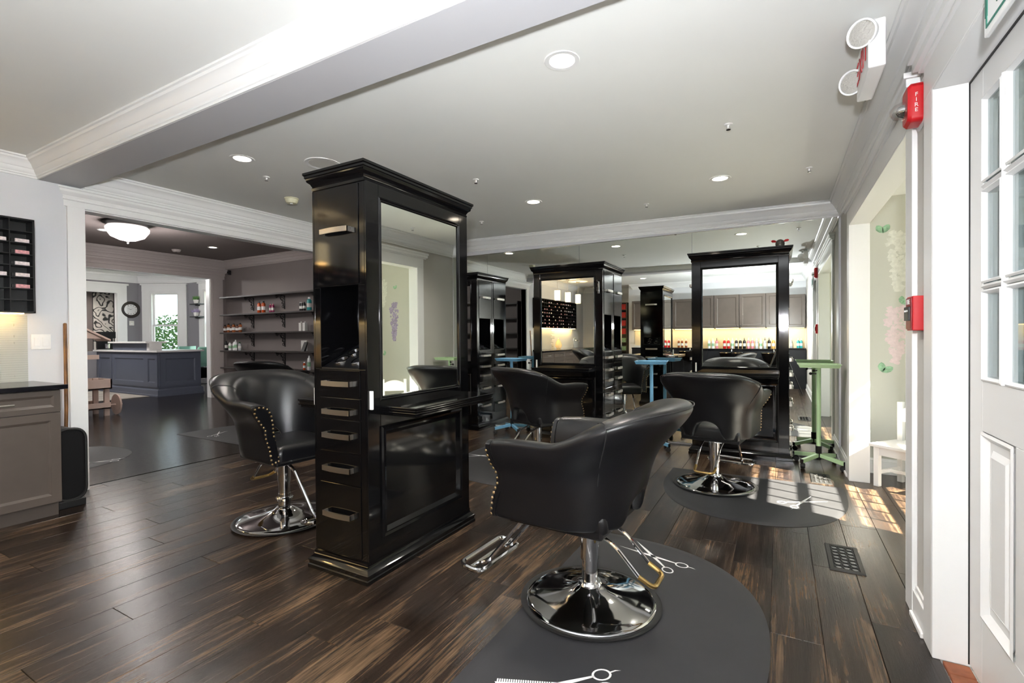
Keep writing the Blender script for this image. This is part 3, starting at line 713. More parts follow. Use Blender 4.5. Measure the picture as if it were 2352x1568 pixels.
# emergency exit light on the ceiling by the right wall
t = thing('exit_light', 'white emergency exit fixture with two round lamp heads on ceiling', 'exit light', (.345, 2.62, zc(XR)))
MB().lathe([(.001, 0), (.075, 0), (.075, -.015), (.066, -.03), (.03, -.035), (.001, -.035)], 24, sx=.75, sy=1.).build('canopy', 'white', t, smooth=40)
MB().box(-.028, .032, -.17, .17, -.225, -.03).build('housing', 'white', t, bevel=.006)
fo = bpy.data.curves.new('exit_letters', 'FONT'); fo.body = 'EXIT'; fo.size = .145; fo.extrude = .001; fo.align_x = 'CENTER'; fo.align_y = 'CENTER'
def text_mesh(body, size, m, name, parent, mw, ext=.0012, space=1., line=1.):
    fo = bpy.data.curves.new(name, 'FONT'); fo.body = body; fo.size = size; fo.extrude = ext; fo.align_x = 'CENTER'; fo.align_y = 'CENTER'; fo.space_character = space; fo.space_line = line; fo.resolution_u = 3
    tmp = bpy.data.objects.new(name, fo); COL.objects.link(tmp)
    dg = bpy.context.evaluated_depsgraph_get(); me = bpy.data.meshes.new_from_object(tmp.evaluated_get(dg)); me.name = name
    bpy.data.objects.remove(tmp)
    me.materials.clear(); me.materials.append(M[m] if isinstance(m, str) else m)
    o = bpy.data.objects.new(name, me); COL.objects.link(o); o.parent = parent; o.matrix_local = mw; return o
M['exitred'] = mat('exit_red_letter', '#C4262E', .4)
def face(loc, u, v):  # matrix with local x->u, y->v
    u = Vector(u); v = Vector(v); n = u.cross(v); m = Matrix((u, v, n)).transposed().to_4x4(); m.translation = Vector(loc); return m
text_mesh('EXIT', .135, 'exitred', 'exit_letters', t, face((-.030, 0, -.125), (0, -1, 0), (0, 0, 1)), space=1.15)
for y, z, dx in ((-.16, -.075, 0), (.15, -.135, 0)):
    hd = MB(); hd.T = Matrix.Translation((-.045, y, z)) @ Vector((-.45, -.85, -.25)).to_track_quat('Z', 'Y').to_matrix().to_4x4()
    hd.lathe([(.001, -.06), (.03, -.055), (.05, -.03), (.055, 0), (.055, .012), (.048, .012), (.046, .004), (.001, .004)], 24); ho = hd.build('lamp_head', 'white', t, smooth=40)
    ln = MB(); ln.T = Matrix.Translation((-.045, y, z)) @ Vector((-.45, -.85, -.25)).to_track_quat('Z', 'Y').to_matrix().to_4x4(); ln.lathe([(.001, .014), (.03, .013), (.047, .006), (.047, .005)], 24); ln.build('lamp_lens', mat('frosted_lens', '#B9B6B0', .15, bump=.6, bscale=120), ho, smooth=50)
# photographer's tripod with camera and flash, seen in the mirrors
t = thing('camera_tripod', 'black camera on a tripod with flash, seen in the mirror', 'tripod', (0, -.12, 0))
for k in range(3):
    a = R(90+60+120*k); MB().tube([(cos(a)*.03, sin(a)*.03, 1.02), (cos(a)*.25, sin(a)*.25, .5), (cos(a)*.46, sin(a)*.46, .012)], [.015, .012, .010], 8).build('leg', 'plastic', t, smooth=40)
MB().lathe([(.001, .78), (.014, .78), (.014, 1.0), (.04, 1.0), (.04, 1.05), (.02, 1.06), (.02, 1.12), (.03, 1.13), (.03, 1.16), (.001, 1.16)], 16).build('centre_column', 'plastic', t, smooth=40)
MB().box(-.07, .07, -.04, .04, 1.165, 1.29).box(-.03, .03, -.035, .03, 1.29, 1.325).build('camera_body', 'plastic', t, bevel=.008)
ln = MB(); ln.T = Matrix.Translation((0, .02, 1.235)) @ Matrix.Rotation(R(-90), 4, 'X'); ln.lathe([(.035, 0), (.04, .01), (.04, .06), (.036, .07), (.03, .07), (.03, .045), (.001, .045)], 24); ln.build('lens_barrel', 'plastic', t, smooth=40)
fb = MB().box(-.035, .035, -.03, .02, 1.33, 1.40); fo_ = fb.build('flash_unit', 'plastic', t, bevel=.005)
lamp('flash', 'POINT', (.05, .03, 1.47), FLASH, (.94, .97, 1.0), t, shadow_soft_size=.05)
lamp('flash_bounce', 'AREA', (.05, -.02, 1.48), FLASH*.9, (.94, .97, 1.0), t, shape='DISK', size=.12, dir=(-.75, .50, .42))

# ---------------------------------------------------------------- cabinet counter on the left wall
def panel_front(name, u0, u1, z0, z1, th, to3, m, parent, rail=.055, rec=.010, bev=.0015):
    """shaker front with stepped inner bead: to3(u, v, h) -> xyz, h outward"""
    mb = MB()
    prof = [(0, 0), (0, th), (rail-.006, th), (rail, th-.004), (rail+.004, th-.006), (rail+.010, th-rec)]
    rs = [[to3(u0+i, z0+i, h), to3(u1-i, z0+i, h), to3(u1-i, z1-i, h), to3(u0+i, z1-i, h)] for i, h in prof]
    mb.rings(rs); return mb.build(name, m, parent)
XF_ = -4.43
def base_cabinet(label, y0, y1, drawer=True):
    t = thing('base_cabinet', label, 'cabinet', (XF_, (y0+y1)/2, 0), 0, 'grey-brown base cabinets')
    w_ = (y1-y0)/2
    MB().box(-.58, -.02, -w_, w_, .10, .895).build('carcass', 'wood_cab', t)
    MB().box(-.58, -.075, -w_, w_, 0, .10).build('toe_kick', 'wood_cab', t)
    f3 = lambda u, v, h: (-.02+h, u, v)
    dr = panel_front('drawer', -w_+.004, w_-.004, .742, .890, .02, f3, 'wood_cab', t, .04)
    MB().tube([(.03, -.065, .815), (.03, .065, .815)], .0055, 8).tube([(0, -.045, .815), (.03, -.045, .815)], .004, 6).tube([(0, .045, .815), (.03, .045, .815)], .004, 6).build('handle', 'nickel', dr, smooth=40)
    d = panel_front('door', -w_+.004, w_-.004, .108, .735, .02, f3, 'wood_cab', t, .058)
    MB().tube([(.03, w_-.04, .62), (.03, w_-.04, .72)], .0055, 8).tube([(0, w_-.04, .63), (.03, w_-.04, .63)], .004, 6).tube([(0, w_-.04, .71), (.03, w_-.04, .71)], .004, 6).build('handle', 'nickel', d, smooth=40) if not drawer else None
    return t
names = ['nearest the left opening, with panelled door and drawer', 'second from the left opening', 'third from the left opening, seen only in mirror', 'fourth from the left opening, seen only in mirror', 'fifth from the left opening, seen only in mirror', 'last before the recess, seen only in mirror']
y = 1.413
for k in range(6):
    base_cabinet('grey-brown stained base cabinet '+names[k], y-.62, y-.001); y -= .62
ct = MB().box(-5.03+.001, -4.40, -2.3, 1.443, .897, .93)
tag(ct.build('worktop', 'granite', bevel=.004), 'black speckled granite worktop along the left wall', 'worktop')
# backsplash of glass mosaic strips
bs = thing('backsplash', 'pale grey glass mosaic backsplash above the black worktop', 'tiled backsplash', (XL, 0, .93))
MB().box(0.001, .004, -2.3, 1.412, 0, .505).build('grout', 'grout', bs)
tm = []; 
for L_ in (.15, .30, .075): tm.append(MB().box(0, .004, 0, L_-.0015, 0, .0150).build('tile', 'tile', bs, bevel=.0006).data)
for o in [c for c in bs.children if c.name.startswith('tile')]: bpy.data.objects.remove(o)
rest = MB()
for r in range(30):
    y = 1.412; z = .002+r*.0167
    while y > -.25:
        k = random.choice((0, 0, 1, 2)); L_ = (.15, .30, .075)[k]
        if y > .93:
            o = bpy.data.objects.new('tile', tm[k]); COL.objects.link(o); o.parent = bs; o.location = (.0042, y-L_, z)
            if y-L_ < .9: pass
        else: rest.box(.0042, .0082, y-L_, y-.0015, z, z+.015)
        y -= L_
tag(rest.build('tile_field', 'tile', bs), kind='stuff')
# black cubby rack with colour tubes
rk = thing('colour_rack', 'long black cubbyhole rack of hair colour tubes on left wall', 'wall rack', (XL, 0, 1.445))
y0, y1, H_ = -1.75, 1.425, .70
MB().box(0, .13, y1-.012, y1, 0, H_).box(0, .13, y0, y0+.012, 0, H_).box(0, .13, y0, y1, 0, .012).box(0, .13, y0, y1, H_-.012, H_).build('case', 'plastic', rk)
MB().box(.001, .004, y0, y1, 0, H_).build('back_panel', 'rubber', rk)
CW, RH = .123, (H_-.024)/8
ncol = int((y1-y0-.024)/CW)
for k in range(1, ncol+1): MB().box(.004, .128, y1-.012-k*CW-.003, y1-.012-k*CW+.003, .012, H_-.012).build('divider', 'plastic', rk)
for r in range(1, 8): MB().box(.004, .128, y0+.01, y1-.012, .012+r*RH-.003, .012+r*RH+.003).build('rack_shelf', 'plastic', rk)
MB().box(.05, .11, y0+.05, y1-.06, -.008, 0).build('light_strip', 'ledstrip', rk)
for k in range(3): lamp('rack_light', 'AREA', (.08, .70-k*.9, -.012), .8, (1, .72, .38), rk, shape='RECTANGLE', size=.05, size_y=.8)
M['tubep'] = mat('pink_tube_label', '#E7A9AE', .45, var=.25, vscale=60)
M['tubew'] = mat('white_tube_label', '#E9DCDC', .45, var=.2, vscale=60)
tube0 = {}
def colour_tube(col, y, z, a, first):
    key = col
    if key not in tube0:
        t = thing('colour_tube', 'hair colour tube', 'tube', (XL+.095, y, z), a, 'hair colour tubes in the black rack')
        MB().box(-.016, .016, -.050, .030, 0, .028).build('carton', col, t, bevel=.003)
        MB().box(-.014, .014, .030, .052, .002, .026).build('cap', 'rubber', t, bevel=.003)
        tube0[key] = t
    else: t = dup(tube0[key], (XL+.095, y, z), a)
    return t
ORD = ['first', 'second', 'third', 'fourth', 'fifth', 'sixth', 'seventh', 'eighth', 'ninth', 'tenth', 'eleventh', 'twelfth', 'thirteenth', 'fourteenth', 'fifteenth', 'sixteenth', 'seventeenth', 'eighteenth', 'nineteenth', 'twentieth', 'twenty-first', 'twenty-second', 'twenty-third', 'twenty-fourth', 'twenty-fifth', 'twenty-sixth']
tl = {'tubep': 'pink hair colour tube lying in the black wall rack', 'tubew': 'white and pink hair colour tube lying in the black wall rack'}
for k in range(ncol):
    for r in range(8):
        if k == 0: col = {6: 'tubew', 5: 'tubep', 4: 'tubew', 3: 'tubew', 2: 'tubep'}.get(r)
        elif k == 1: col = {6: 'tubew', 3: 'tubew'}.get(r)
        else: col = random.choice(('tubep', 'tubew')) if random.random() < .5 else None
        if col:
            t = colour_tube(col, y1-.012-(k+.5)*CW+.0, 1.445+.012+r*RH+.004, R(180+random.uniform(-6, 6)), 0); t['label'] = '%s hair colour tube in rack, %s shelf from top, %s column from opening' % ('pink' if col == 'tubep' else 'white and pink', ORD[7-r], ORD[k])
# switch plate
t = thing('light_switch', 'white double rocker switch plate beside the mosaic backsplash', 'light switch', (XL, 1.488, 1.229))
MB().box(.0, .006, -.058, .058, -.058, .058).build('plate', 'white', t, bevel=.002)
for s in (-1, 1): MB().box(.006, .0095, s*.024-.016, s*.024+.016, -.033, .033).build('rocker', 'white', t, bevel=.001)
# wooden pole leaning by the casing
M['bamboo'] = mat('striped_wood_pole', '#6E4A26', .35, var=.95, vscale=5)
t = thing('broom', 'dark-banded wooden broom standing between cabinet and opening', 'broom', (-4.97, 1.60, 0))
MB().tube([(0, 0, .12), (0, .015, .7), (-.03, .025, 1.372), (-.03, .025, 1.378)], [.012, .012, .012, .006], 10).build('handle', 'bamboo', t, smooth=50)
MB().box(-.03, .03, -.05, .05, .0, .13).build('brush_head', 'plastic', t, bevel=.01)
# black automatic dustpan
t = thing('dustpan_vacuum', 'black rounded upright touchless dustpan beside the base cabinet', 'vacuum', (-4.74, 1.515, 0))
pr_ = fillet([(0, -.09, .05), (0, -.09, .58), (0, .092, .58), (0, .092, .05)], .09, 8, True)
MB().rings([[p+Vector((-.14, 0, 0)) for p in pr_], [p+Vector((.13, 0, 0)) for p in pr_]]).build('body', 'plastic', t, smooth=40, bevel=.006)
MB().tube([p+Vector((.13, 0, 0)) for p in pr_], .011, 8, True).build('front_rim', 'rubber', t, smooth=40)
MB().box(-.16, .15, -.075, .085, 0, .052).box(-.16, .0, .08, .11, 0, .05).build('foot', 'rubber', t, bevel=.004)

# ---------------------------------------------------------------- back of the front room (seen in the mirrors)
for k, (y, lb) in enumerate([(.45, 'nearest the beam'), (-.18, 'middle of three'), (-.85, 'nearest the back recess')]):
    t = thing('pendant_lamp', 'drum pendant lamp over the left worktop, '+lb, 'pendant lamp', (-4.5, y, ZF), 0, 'drum pendant lamps')
    MB().lathe([(.001, -.03), (.02, -.03), (.06, -.012), (.06, 0)], 20).build('canopy', 'nickel', t, smooth=40)
    MB().tube([(0, 0, -.02), (0, 0, -.32)], .004, 6).build('rod', 'nickel', t)
    MB().lathe([(.064, -.32), (.068, -.33), (.068, -.54), (.064, -.55)], 24, cap=False).build('shade', 'pend', t, smooth=40)
    MB().lathe([(.069, -.33), (.071, -.33), (.071, -.318), (.069, -.318)], 24, cap=False).lathe([(.069, -.552), (.071, -.552), (.071, -.54), (.069, -.54)], 24, cap=False).build('band', 'nickel', t)
    lamp('pendant_bulb', 'POINT', (0, 0, -.44), 8, (1, .78, .5), t, shadow_soft_size=.02)
t = thing('faucet', 'tall chrome faucet at the end of left worktop', 'faucet', (-4.86, -1.42, .93))
MB().lathe([(.026, 0), (.026, .01), (.016, .015), (.016, .25), (.001, .255)], 16).tube(fillet([(0, 0, .19), (.06, 0, .20), (.15, 0, .19), (.16, 0, .17)], .02), .011).build('spout', 'chrome', t, smooth=40)
MB().tube([(0, 0, .25), (.05, .0, .275)], .006).build('lever', 'chrome', t, smooth=40)
t = thing('vase', 'amber teardrop glass vase on the left worktop', 'vase', (-4.86, -.42, .93))
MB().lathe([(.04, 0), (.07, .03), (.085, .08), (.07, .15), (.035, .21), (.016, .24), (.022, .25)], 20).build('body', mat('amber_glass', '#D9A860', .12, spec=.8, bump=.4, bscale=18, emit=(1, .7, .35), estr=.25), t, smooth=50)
MB().lathe([(.018, .25), (.016, .262), (.001, .268)], 12).build('stopper', 'nickel', t, smooth=40)
t = thing('product_tower', 'tall dark shelf tower with rows of red boxes in recess', 'shelving', (-4.12, -2.40, 0))
MB().box(-.28, -.26, -.19, .19, 0, 2.2).box(.26, .28, -.19, .19, 0, 2.2).box(-.28, .28, -.19, -.17, 0, 2.2).box(-.28, .28, -.19, .19, 2.18, 2.2).build('case', 'wood_cab', t)
for k in range(9): MB().box(-.26, .26, -.17, .18, .1+k*.235, .118+k*.235).build('shelf', 'wood_cab', t)
for k in range(9):
    for j in range(3):
        z = .118+k*.235; red = k > 4
        o = MB().box(-.07, .07, -.12, .14, 0, .16 if red else .12).build('product_box', 'redbox' if red else 'leafp', loc=(-4.12-.165+j*.165, -2.40, z+.001), bevel=.003)
        tag(o, 'small %s product box on dark tower, %s shelf from bottom, %s' % ('red' if red else 'pale green', ORD[k], ('left', 'centre', 'right')[j]), 'box', 'boxes on the shelf tower')
# upper cabinets over the shampoo wall
ux = [(-3.45, -2.93), (-2.925, -2.40), (-2.395, -1.87), (-1.865, -1.34), (-1.335, -.81), (-.805, -.28), (-.275, .10), (.105, .50)]
for k, (a, b) in enumerate(ux):
    t = thing('wall_cabinet', 'grey-brown panelled wall cabinet over the shampoo wall, number %s from the right wall' % ['eight', 'seven', 'six', 'five', 'four', 'three', 'two', 'one'][k], 'cabinet', ((a+b)/2, YB, 1.40), 0, 'wall cabinets over the shampoo wall')
    w_ = (b-a)/2
    MB().box(-w_, w_, 0.001, .30, 0, .76).build('carcass', 'wood_cab', t)
    sg = 1 if k % 2 == 0 else -1
    d = panel_front('door', -w_+.003, w_-.003, .004, .756, .02, lambda u, v, h: (u, .30+h, v), 'wood_cab', t, .065)
    kn = MB(); kn.T = Matrix.Translation((sg*(w_-.035), .32, .05)) @ Matrix.Rotation(R(-90), 4, 'X'); kn.lathe([(.006, 0), (.006, .012), (.014, .018), (.012, .028), (.001, .03)], 12); kn.build('knob', 'chrome', d, smooth=40)
    MB().box(-w_+.02, w_-.02, .12, .16, -.006, 0).build('light_strip', 'ledstrip', t)
lamp('under_cabinet_glow', 'AREA', (-1.5, YB+.14, 1.385), 5, (1, .72, .36), None, shape='RECTANGLE', size=3.8, size_y=.05)
tag(MB().box(-3.45, .51, YB+.001, YB+.012, .93, 1.40).build('splash_panel', mat('cream_tile_splash', '#D8CDB4', .4, var=.06, vscale=70)), 'cream tiled splash strip under the wall cabinets', 'backsplash')
t = thing('shampoo_ledge', 'black slate-fronted shampoo ledge along the back wall', 'counter', (0, YB, 0))
for k in range(6): MB().box(-3.45+k*.66+.002, -3.45+(k+1)*.66-.002, .012, .34, 0, .90).build('front_panel', 'slate', t, bevel=.002)
MB().box(-3.45, .51, .001, .37, .90, .93).build('ledge_top', 'granite', t, bevel=.003)
for k, x in enumerate((-1.95, -.95, -.12)):
    t = thing('shampoo_bowl', 'glossy black shampoo bowl mounted at the slate ledge, '+['left of three', 'middle of three', 'right of three'][k], 'wash basin', (x, -.975, .60), 0, 'black shampoo bowls')
    MB().lathe([(.05, 0), (.12, .02), (.20, .10), (.235, .20), (.25, .25), (.235, .255), (.215, .20), (.17, .10), (.05, .05), (.001, .05)], 28, sx=1., sy=.95).build('bowl', 'black', t, smooth=50)
    MB().box(-.04, .04, -.27, .02, -.05, .05).build('bracket', 'plastic', t)
    MB().tube(fillet([(0, -.22, .24), (0, -.22, .31), (0, -.12, .31), (0, -.10, .27)], .03), .011).build('tap', 'chrome', t, smooth=40)
bot = {}
def bottle(name, label, col, loc, h=.21, r=.033, pump=True, group='pump bottles on the shampoo ledge', capcol='white'):
    key = (col, h, r, pump, capcol)
    if key not in bot:
        t = thing(name, label, 'bottle', loc, 0, group)
        MB().lathe([(.001, 0), (r*.92, 0), (r, .006), (r, h*.74), (r*.85, h*.82), (r*.4, h*.87), (r*.4, h*.9), (.001, h*.9)], 14).build('body', col, t, smooth=45)
        if pump:
            MB().lathe([(r*.45, h*.88), (r*.45, h*.95), (r*.15, h*.96), (r*.15, h*1.08), (r*.4, h*1.09), (r*.4, h*1.12), (.001, h*1.12)], 10).tube([(0, 0, h*1.10), (0, r*.9, h*1.10), (0, r*1.0, h*1.08)], r*.12, 6).build('pump', capcol, t, smooth=45)
        else:
            MB().lathe([(r*.5, h*.87), (r*.5, h), (.001, h)], 12).build('cap', capcol, t, smooth=45)
        MB().lathe([(r*1.01, h*.25), (r*1.01, h*.55)], 14, cap=False).build('label_band', 'plantpot' if col not in ('white', 'plantpot') else 'leafp', t, smooth=45)
        bot[key] = t; return t
    return dup(bot[key], loc, random.uniform(-.4, .4), label, group)
for nm, c_ in (('bred', '#C51F23'), ('bpink', '#E08C98'), ('borange', '#DDA356'), ('bsilver', '#B9BCC0'), ('bteal', '#3FA7A8'), ('bcopper', '#8A4A24'), ('bamber', '#B4481C'), ('bmagenta', '#8E2A55'), ('bbrown', '#5A3322')):
    M[nm] = mat(nm, c_, .25)
M['bgreen'] = mat('bgreen', '#2F7A4A', .35)
row = [('white', 'white'), ('white', 'white'), ('bpink', 'plastic'), None, ('bred', 'white'), ('bred', 'white'), ('white', 'white'), ('plastic', 'white'), ('plastic', 'white'), ('plastic', 'plastic'), ('bpink', 'white'), ('bpink', 'white'), ('bsilver', 'white'), ('white', 'white'), ('bsilver', 'plastic'), ('plastic', 'plastic'), ('borange', 'white'), ('borange', 'white')]
cn = {'white': 'white', 'bpink': 'pink', 'bred': 'red', 'plastic': 'black', 'bsilver': 'silver', 'borange': 'orange', 'bcopper': 'copper', 'bteal': 'teal'}
for k, b in enumerate(row):
    if b:
        bottle('pump_bottle', '%s pump bottle with %s pump, %s place in the long row on shampoo ledge' % (cn[b[0]], cn[b[1]], ORD[k]), b[0], (-1.46+k*.083, YB+.17, .931), .215, .033, True, capcol=b[1])
for k, b in enumerate([('white', -3.15), ('white', -2.95), ('bpink', -2.62), ('bpink', -2.54), ('bpink', -2.46), ('bcopper', -2.28), ('bcopper', -2.2), ('bcopper', -2.1), ('bsilver', .22), ('bteal', .36), ('bteal', .42)]):
    bottle('pump_bottle', '%s pump bottle, %s of those apart from the long row on shampoo ledge' % (cn[b[0]], ORD[k]), b[0], (b[1], YB+.17, .931), .20, .03, True)
t = thing('soap_dish', 'white tray on the left end of the shampoo ledge', 'tray', (-3.33, YB+.18, .931)); MB().rect_sweep([(-.02, 0), (0, 0), (.012, .05), (.006, .05), (-.01, .008), (-.02, .008)], .07, .05).build('dish', 'plantpot', t)
t = thing('framed_print', 'small framed floral print on the jog wall by the cabinets', 'picture', (-3.9, -2.6, 1.68))
rect_frame(MB(), -.2, .2, -.15, .15, [(0, 0), (0, .02), (.018, .02), (.018, .008)], lambda u, v, h: (u, h, v)).build('frame', 'plastic', t)
MB().box(-.185, .185, .004, .008, -.135, .135).build('print', mat('floral_print', '#C9BBAE', .6, var=.3, vscale=14), t)

# ---------------------------------------------------------------- fire devices, sign
t = thing('fire_strobe', 'red fire alarm strobe with clear dome high beside the door casing', 'fire alarm', (XR, 2.60, 2.19))
MB().box(-.012, 0, -.062, .062, -.085, .10).build('back_box', 'white', t, bevel=.003)
pp = fillet([(0, -.056, -.075), (0, .056, -.075), (0, .056, .085), (0, -.056, .085)], .025, 5, True)
MB().rings([[p+Vector((-.012, 0, 0)) for p in pp], [p+Vector((-.05, 0, 0)) for p in pp], [p*.86+Vector((-.062, 0, 0)) for p in pp]]).build('housing', 'red', t, smooth=35)
dm = MB(); dm.T = Matrix.Translation((-.055, .0, -.01)) @ Matrix.Rotation(R(-90), 4, 'Y'); dm.lathe([(.038, 0), (.038, .02), (.03, .045), (.012, .058), (.001, .06)], 20, cap=False); dm.build('strobe_dome', 'clear', t, smooth=50)
rf = MB(); rf.T = Matrix.Translation((-.055, .0, -.01)) @ Matrix.Rotation(R(-90), 4, 'Y'); rf.lathe([(.001, .005), (.028, .012), (.02, .03), (.001, .04)], 14); rf.build('reflector', 'chrome', t, smooth=40)
text_mesh('F\nI\nR\nE', .022, 'print', 'fire_letters', t, face((-.035, -.0565, .0), (1, 0, 0), (0, 0, 1)), .0008, 1., .95)
t = thing('fire_pull_station', 'red fire alarm pull station at hand height beside the door casing', 'fire alarm', (XR, 2.605, 1.325))
MB().box(-.045, 0, -.052, .052, -.072, .072).build('housing', 'red', t, bevel=.003)
MB().box(-.05, -.044, -.045, .045, -.066, .066).build('face_plate', mat('dark_red_plate', '#7E1016', .35), t, bevel=.002)
MB().box(-.058, -.049, -.038, .038, -.03, .028).build('pull_handle', 'plastic', t, bevel=.002)
text_mesh('FIRE', .030, 'print', 'fire_letters', t, face((-.0505, 0, .048), (0, -1, 0), (0, 0, 1)), .0008)
text_mesh('PULL DOWN', .011, 'print', 'pull_letters', t, face((-.0585, 0, .010), (0, -1, 0), (0, 0, 1)), .0006)
t = thing('hanging_sign', 'white sign with green lettering hanging at top of the door', 'sign', (.495, 1.60, 2.045))
MB().box(-.006, .006, -.19, .19, 0, .20).build('board', 'white', t, bevel=.003)
rect_frame(MB(), -.172, .172, .018, .182, [(0, .0), (0, .002), (.006, .002), (.006, 0)], lambda u, v, h: (-.006-h, u, v)).build('border', M.setdefault('signgreen', mat('sign_green', '#2E7766', .5)), t)
text_mesh('HAIR', .165, 'signgreen', 'sign_letters', t, face((-.0065, 0, .098), (0, -1, 0), (0, 0, 1)), .0012, 1.05)
MB().tube([(0, .15, .2), (0, .05, .30), (.01, 0, .32), (0, -.05, .30), (0, -.15, .2)], .002, 5).build('cord', 'plantpot', t)

# ---------------------------------------------------------------- alcove: child's chair and wall decals
t = thing('child_chair', 'small white wooden child chair standing in the alcove', 'chair', (.90, 4.885, 0), R(-130)); t.scale = (1.24, 1.24, 1.12)
for sx, sy, h in ((.12, .12, .29), (.12, -.12, .29), (-.12, .12, .60), (-.12, -.12, .60)):
    MB().box(sx-.016, sx+.016, sy-.016, sy+.016, 0, h).build('leg' if h < .5 else 'rear_post', 'white', t, bevel=.003)
MB().box(-.15, .155, -.155, .155, .29, .312).build('seat', 'white', t, bevel=.004)
for s in (-1, 1): MB().box(-.12, .12, s*.12-.009, s*.12+.009, .23, .29).build('apron', 'white', t)
MB().box(.111, .129, -.12, .12, .23, .29).build('apron', 'white', t); MB().box(-.129, -.111, -.12, .12, .23, .29).build('apron', 'white', t)
for s in (-1, 1): MB().box(-.12, .12, s*.12-.008, s*.12+.008, .09, .115).build('stretcher', 'white', t)
MB().box(-.008, .008, -.12, .12, .092, .113).build('stretcher', 'white', t)
bk = MB(); n = 10
prf = [(-.104+.208*k/n, .585-.0+.035*(1-((k-n/2)/(n/2))**2)-.035) for k in range(n+1)]
bk.prism([(-.129, u, z) for u, z in [(-.104, .455)]+prf+[(.104, .455)]], (.018, 0, 0)); bk.build('back_panel', 'white', t)
def leafpair(mb, cx, cz, s, a):
    for da in (-.55, .55):
        c_, s_ = cos(a+da), sin(a+da); pts = [(0, 0), (.25, .24), (.6, .32), (.85, .2), (1, 0), (.85, -.2), (.6, -.3), (.25, -.22)]
        mb.add([(cx+(x*c_-y*s_)*s, 0, cz+(x*s_+y*c_)*s) for x, y in pts], [tuple(range(8))])
AY = 5.3195
def wisteria(label, x, ztop, zbot, m, seed):
    rnd = random.Random(seed); mb = MB(); n = 120
    for k in range(n):
        f = (k+.5)/n; w_ = .075*(1-f)**.6+.012 if f > .12 else .05
        cx = x+rnd.uniform(-w_, w_); cz = ztop+(zbot-ztop)*f; s = rnd.uniform(.014, .026); a = rnd.uniform(0, 6.28)
        mb.add([(cx+s*cos(a+2*pi*j/7)*(1.25 if j % 2 else .8), AY-.0003-.000004*k, cz+s*sin(a+2*pi*j/7)*(1 if j % 2 else .75)) for j in range(7)], [tuple(range(7))])
    t = thing('wall_decal', label, 'wall decal', (0, 0, 0), 0, 'wisteria wall decals'); tag(mb.build('printed_petals', m, t), kind='stuff'); return t
wisteria('white wisteria flower decal high on the alcove wall', .90, 2.13, 1.62, 'whitep', 1)
wisteria('pink wisteria flower decal in middle of the alcove wall', .885, 1.47, .98, 'pinkp', 2)
wisteria('violet wisteria flower decal low on alcove wall, seen in station mirror', 1.28, 1.75, 1.2, 'purple', 3)
wisteria('second white wisteria decal on the right part of alcove wall', 1.5, 2.1, 1.7, 'whitep', 4)
for x, z, s, a, lb in ((.795, 2.13, .085, 1.6, 'high'), (.925, 1.50, .07, 1.0, 'above the pink flowers'), (.79, .90, .09, 1.1, 'low, near the child chair'), (1.25, 1.95, .06, 1.3, 'above violet flowers'), (1.45, 1.0, .06, .4, 'low on the right part')):
    mb = MB(); leafpair(mb, x, z, s, a); mb.v = [(p[0], AY, p[2]) for p in mb.v]
    tag(mb.build('leaf_decal', 'leafp'), 'green leaf pair decal on the alcove wall, '+lb, 'wall decal', 'leaf wall decals')

# ---------------------------------------------------------------- taupe room: shelves, bottles, toy stand
SY = 6.13
for k, z in enumerate((2.12, 1.755, 1.378, 1.0, .646)):
    t = thing('wall_shelf', 'dark wooden wall shelf on iron scroll brackets, %s from top' % ORD[k], 'shelf', (0, SY, z), 0, 'dark wall shelves in the taupe room')
    MB().box(-10.34, -6.2, -.255, -.001, -.03, 0).build('board', 'dkbrown', t, bevel=.003)
    for x in (-9.55, -8.55, -7.5, -6.6):
        b = MB().box(x-.012, x+.012, -.012, -.0005, -.30, -.03).box(x-.012, x+.012, -.22, -.0005, -.042, -.03)
        def sp(cy, cz, r0, r1, a0, a1, n=18): b.tube([(x, cy+(r0+(r1-r0)*j/n)*cos(a0+(a1-a0)*j/n), cz+(r0+(r1-r0)*j/n)*sin(a0+(a1-a0)*j/n)) for j in range(n+1)], .006, 5)
        sp(-.06, -.09, .05, .012, R(90), R(90+430)); sp(-.045, -.175, .045, .010, R(120), R(120-420)); sp(-.17, -.065, .03, .008, R(60), R(60+400)); sp(-.035, -.255, .03, .008, R(80), R(80+380))
        b.tube([(x, -.20, -.045), (x, -.10, -.07), (x, -.05, -.15), (x, -.01, -.28)], .006, 5)
        b.build('bracket', 'iron', t)
def shelfx(px, z): return atY(px, 760, SY-.13).x
def sb(label, px, k, col, h, r, cap='plastic', pump=False):
    z = (2.12, 1.755, 1.378, 1.0, .646)[k]; bottle('product_bottle', label, col, (shelfx(px, z), SY-.13, z+.001), h, r, pump, 'bottles on the taupe room shelves', cap)
for j, px in enumerate((596, 606)): sb('orange-red bottle on second shelf, %s of the pair' % ('left', 'right')[j], px, 1, 'bamber', .235, .036)
for j, px in enumerate((622, 628)): sb('magenta bottle on second shelf, %s of the pair' % ('left', 'right')[j], px, 1, 'bmagenta', .17, .026, 'bpink')
for j, px in enumerate((691, 695, 700)): sb('small dark bottle on second shelf, %s of three' % ('left', 'middle', 'right')[j], px, 1, 'plastic', .17, .024, ('white', 'plantpot', 'rubber')[j])
sb('teal bottle with white cap at right end of second shelf', 711, 1, 'bteal', .25, .042, 'white')
for j, px in enumerate((517, 525, 532, 537, 545, 552)): sb('amber brown bottle on third shelf, %s from left' % ORD[j], px, 2, 'bcopper' if j % 2 else 'bbrown', .16+.03*(j % 2), .033)
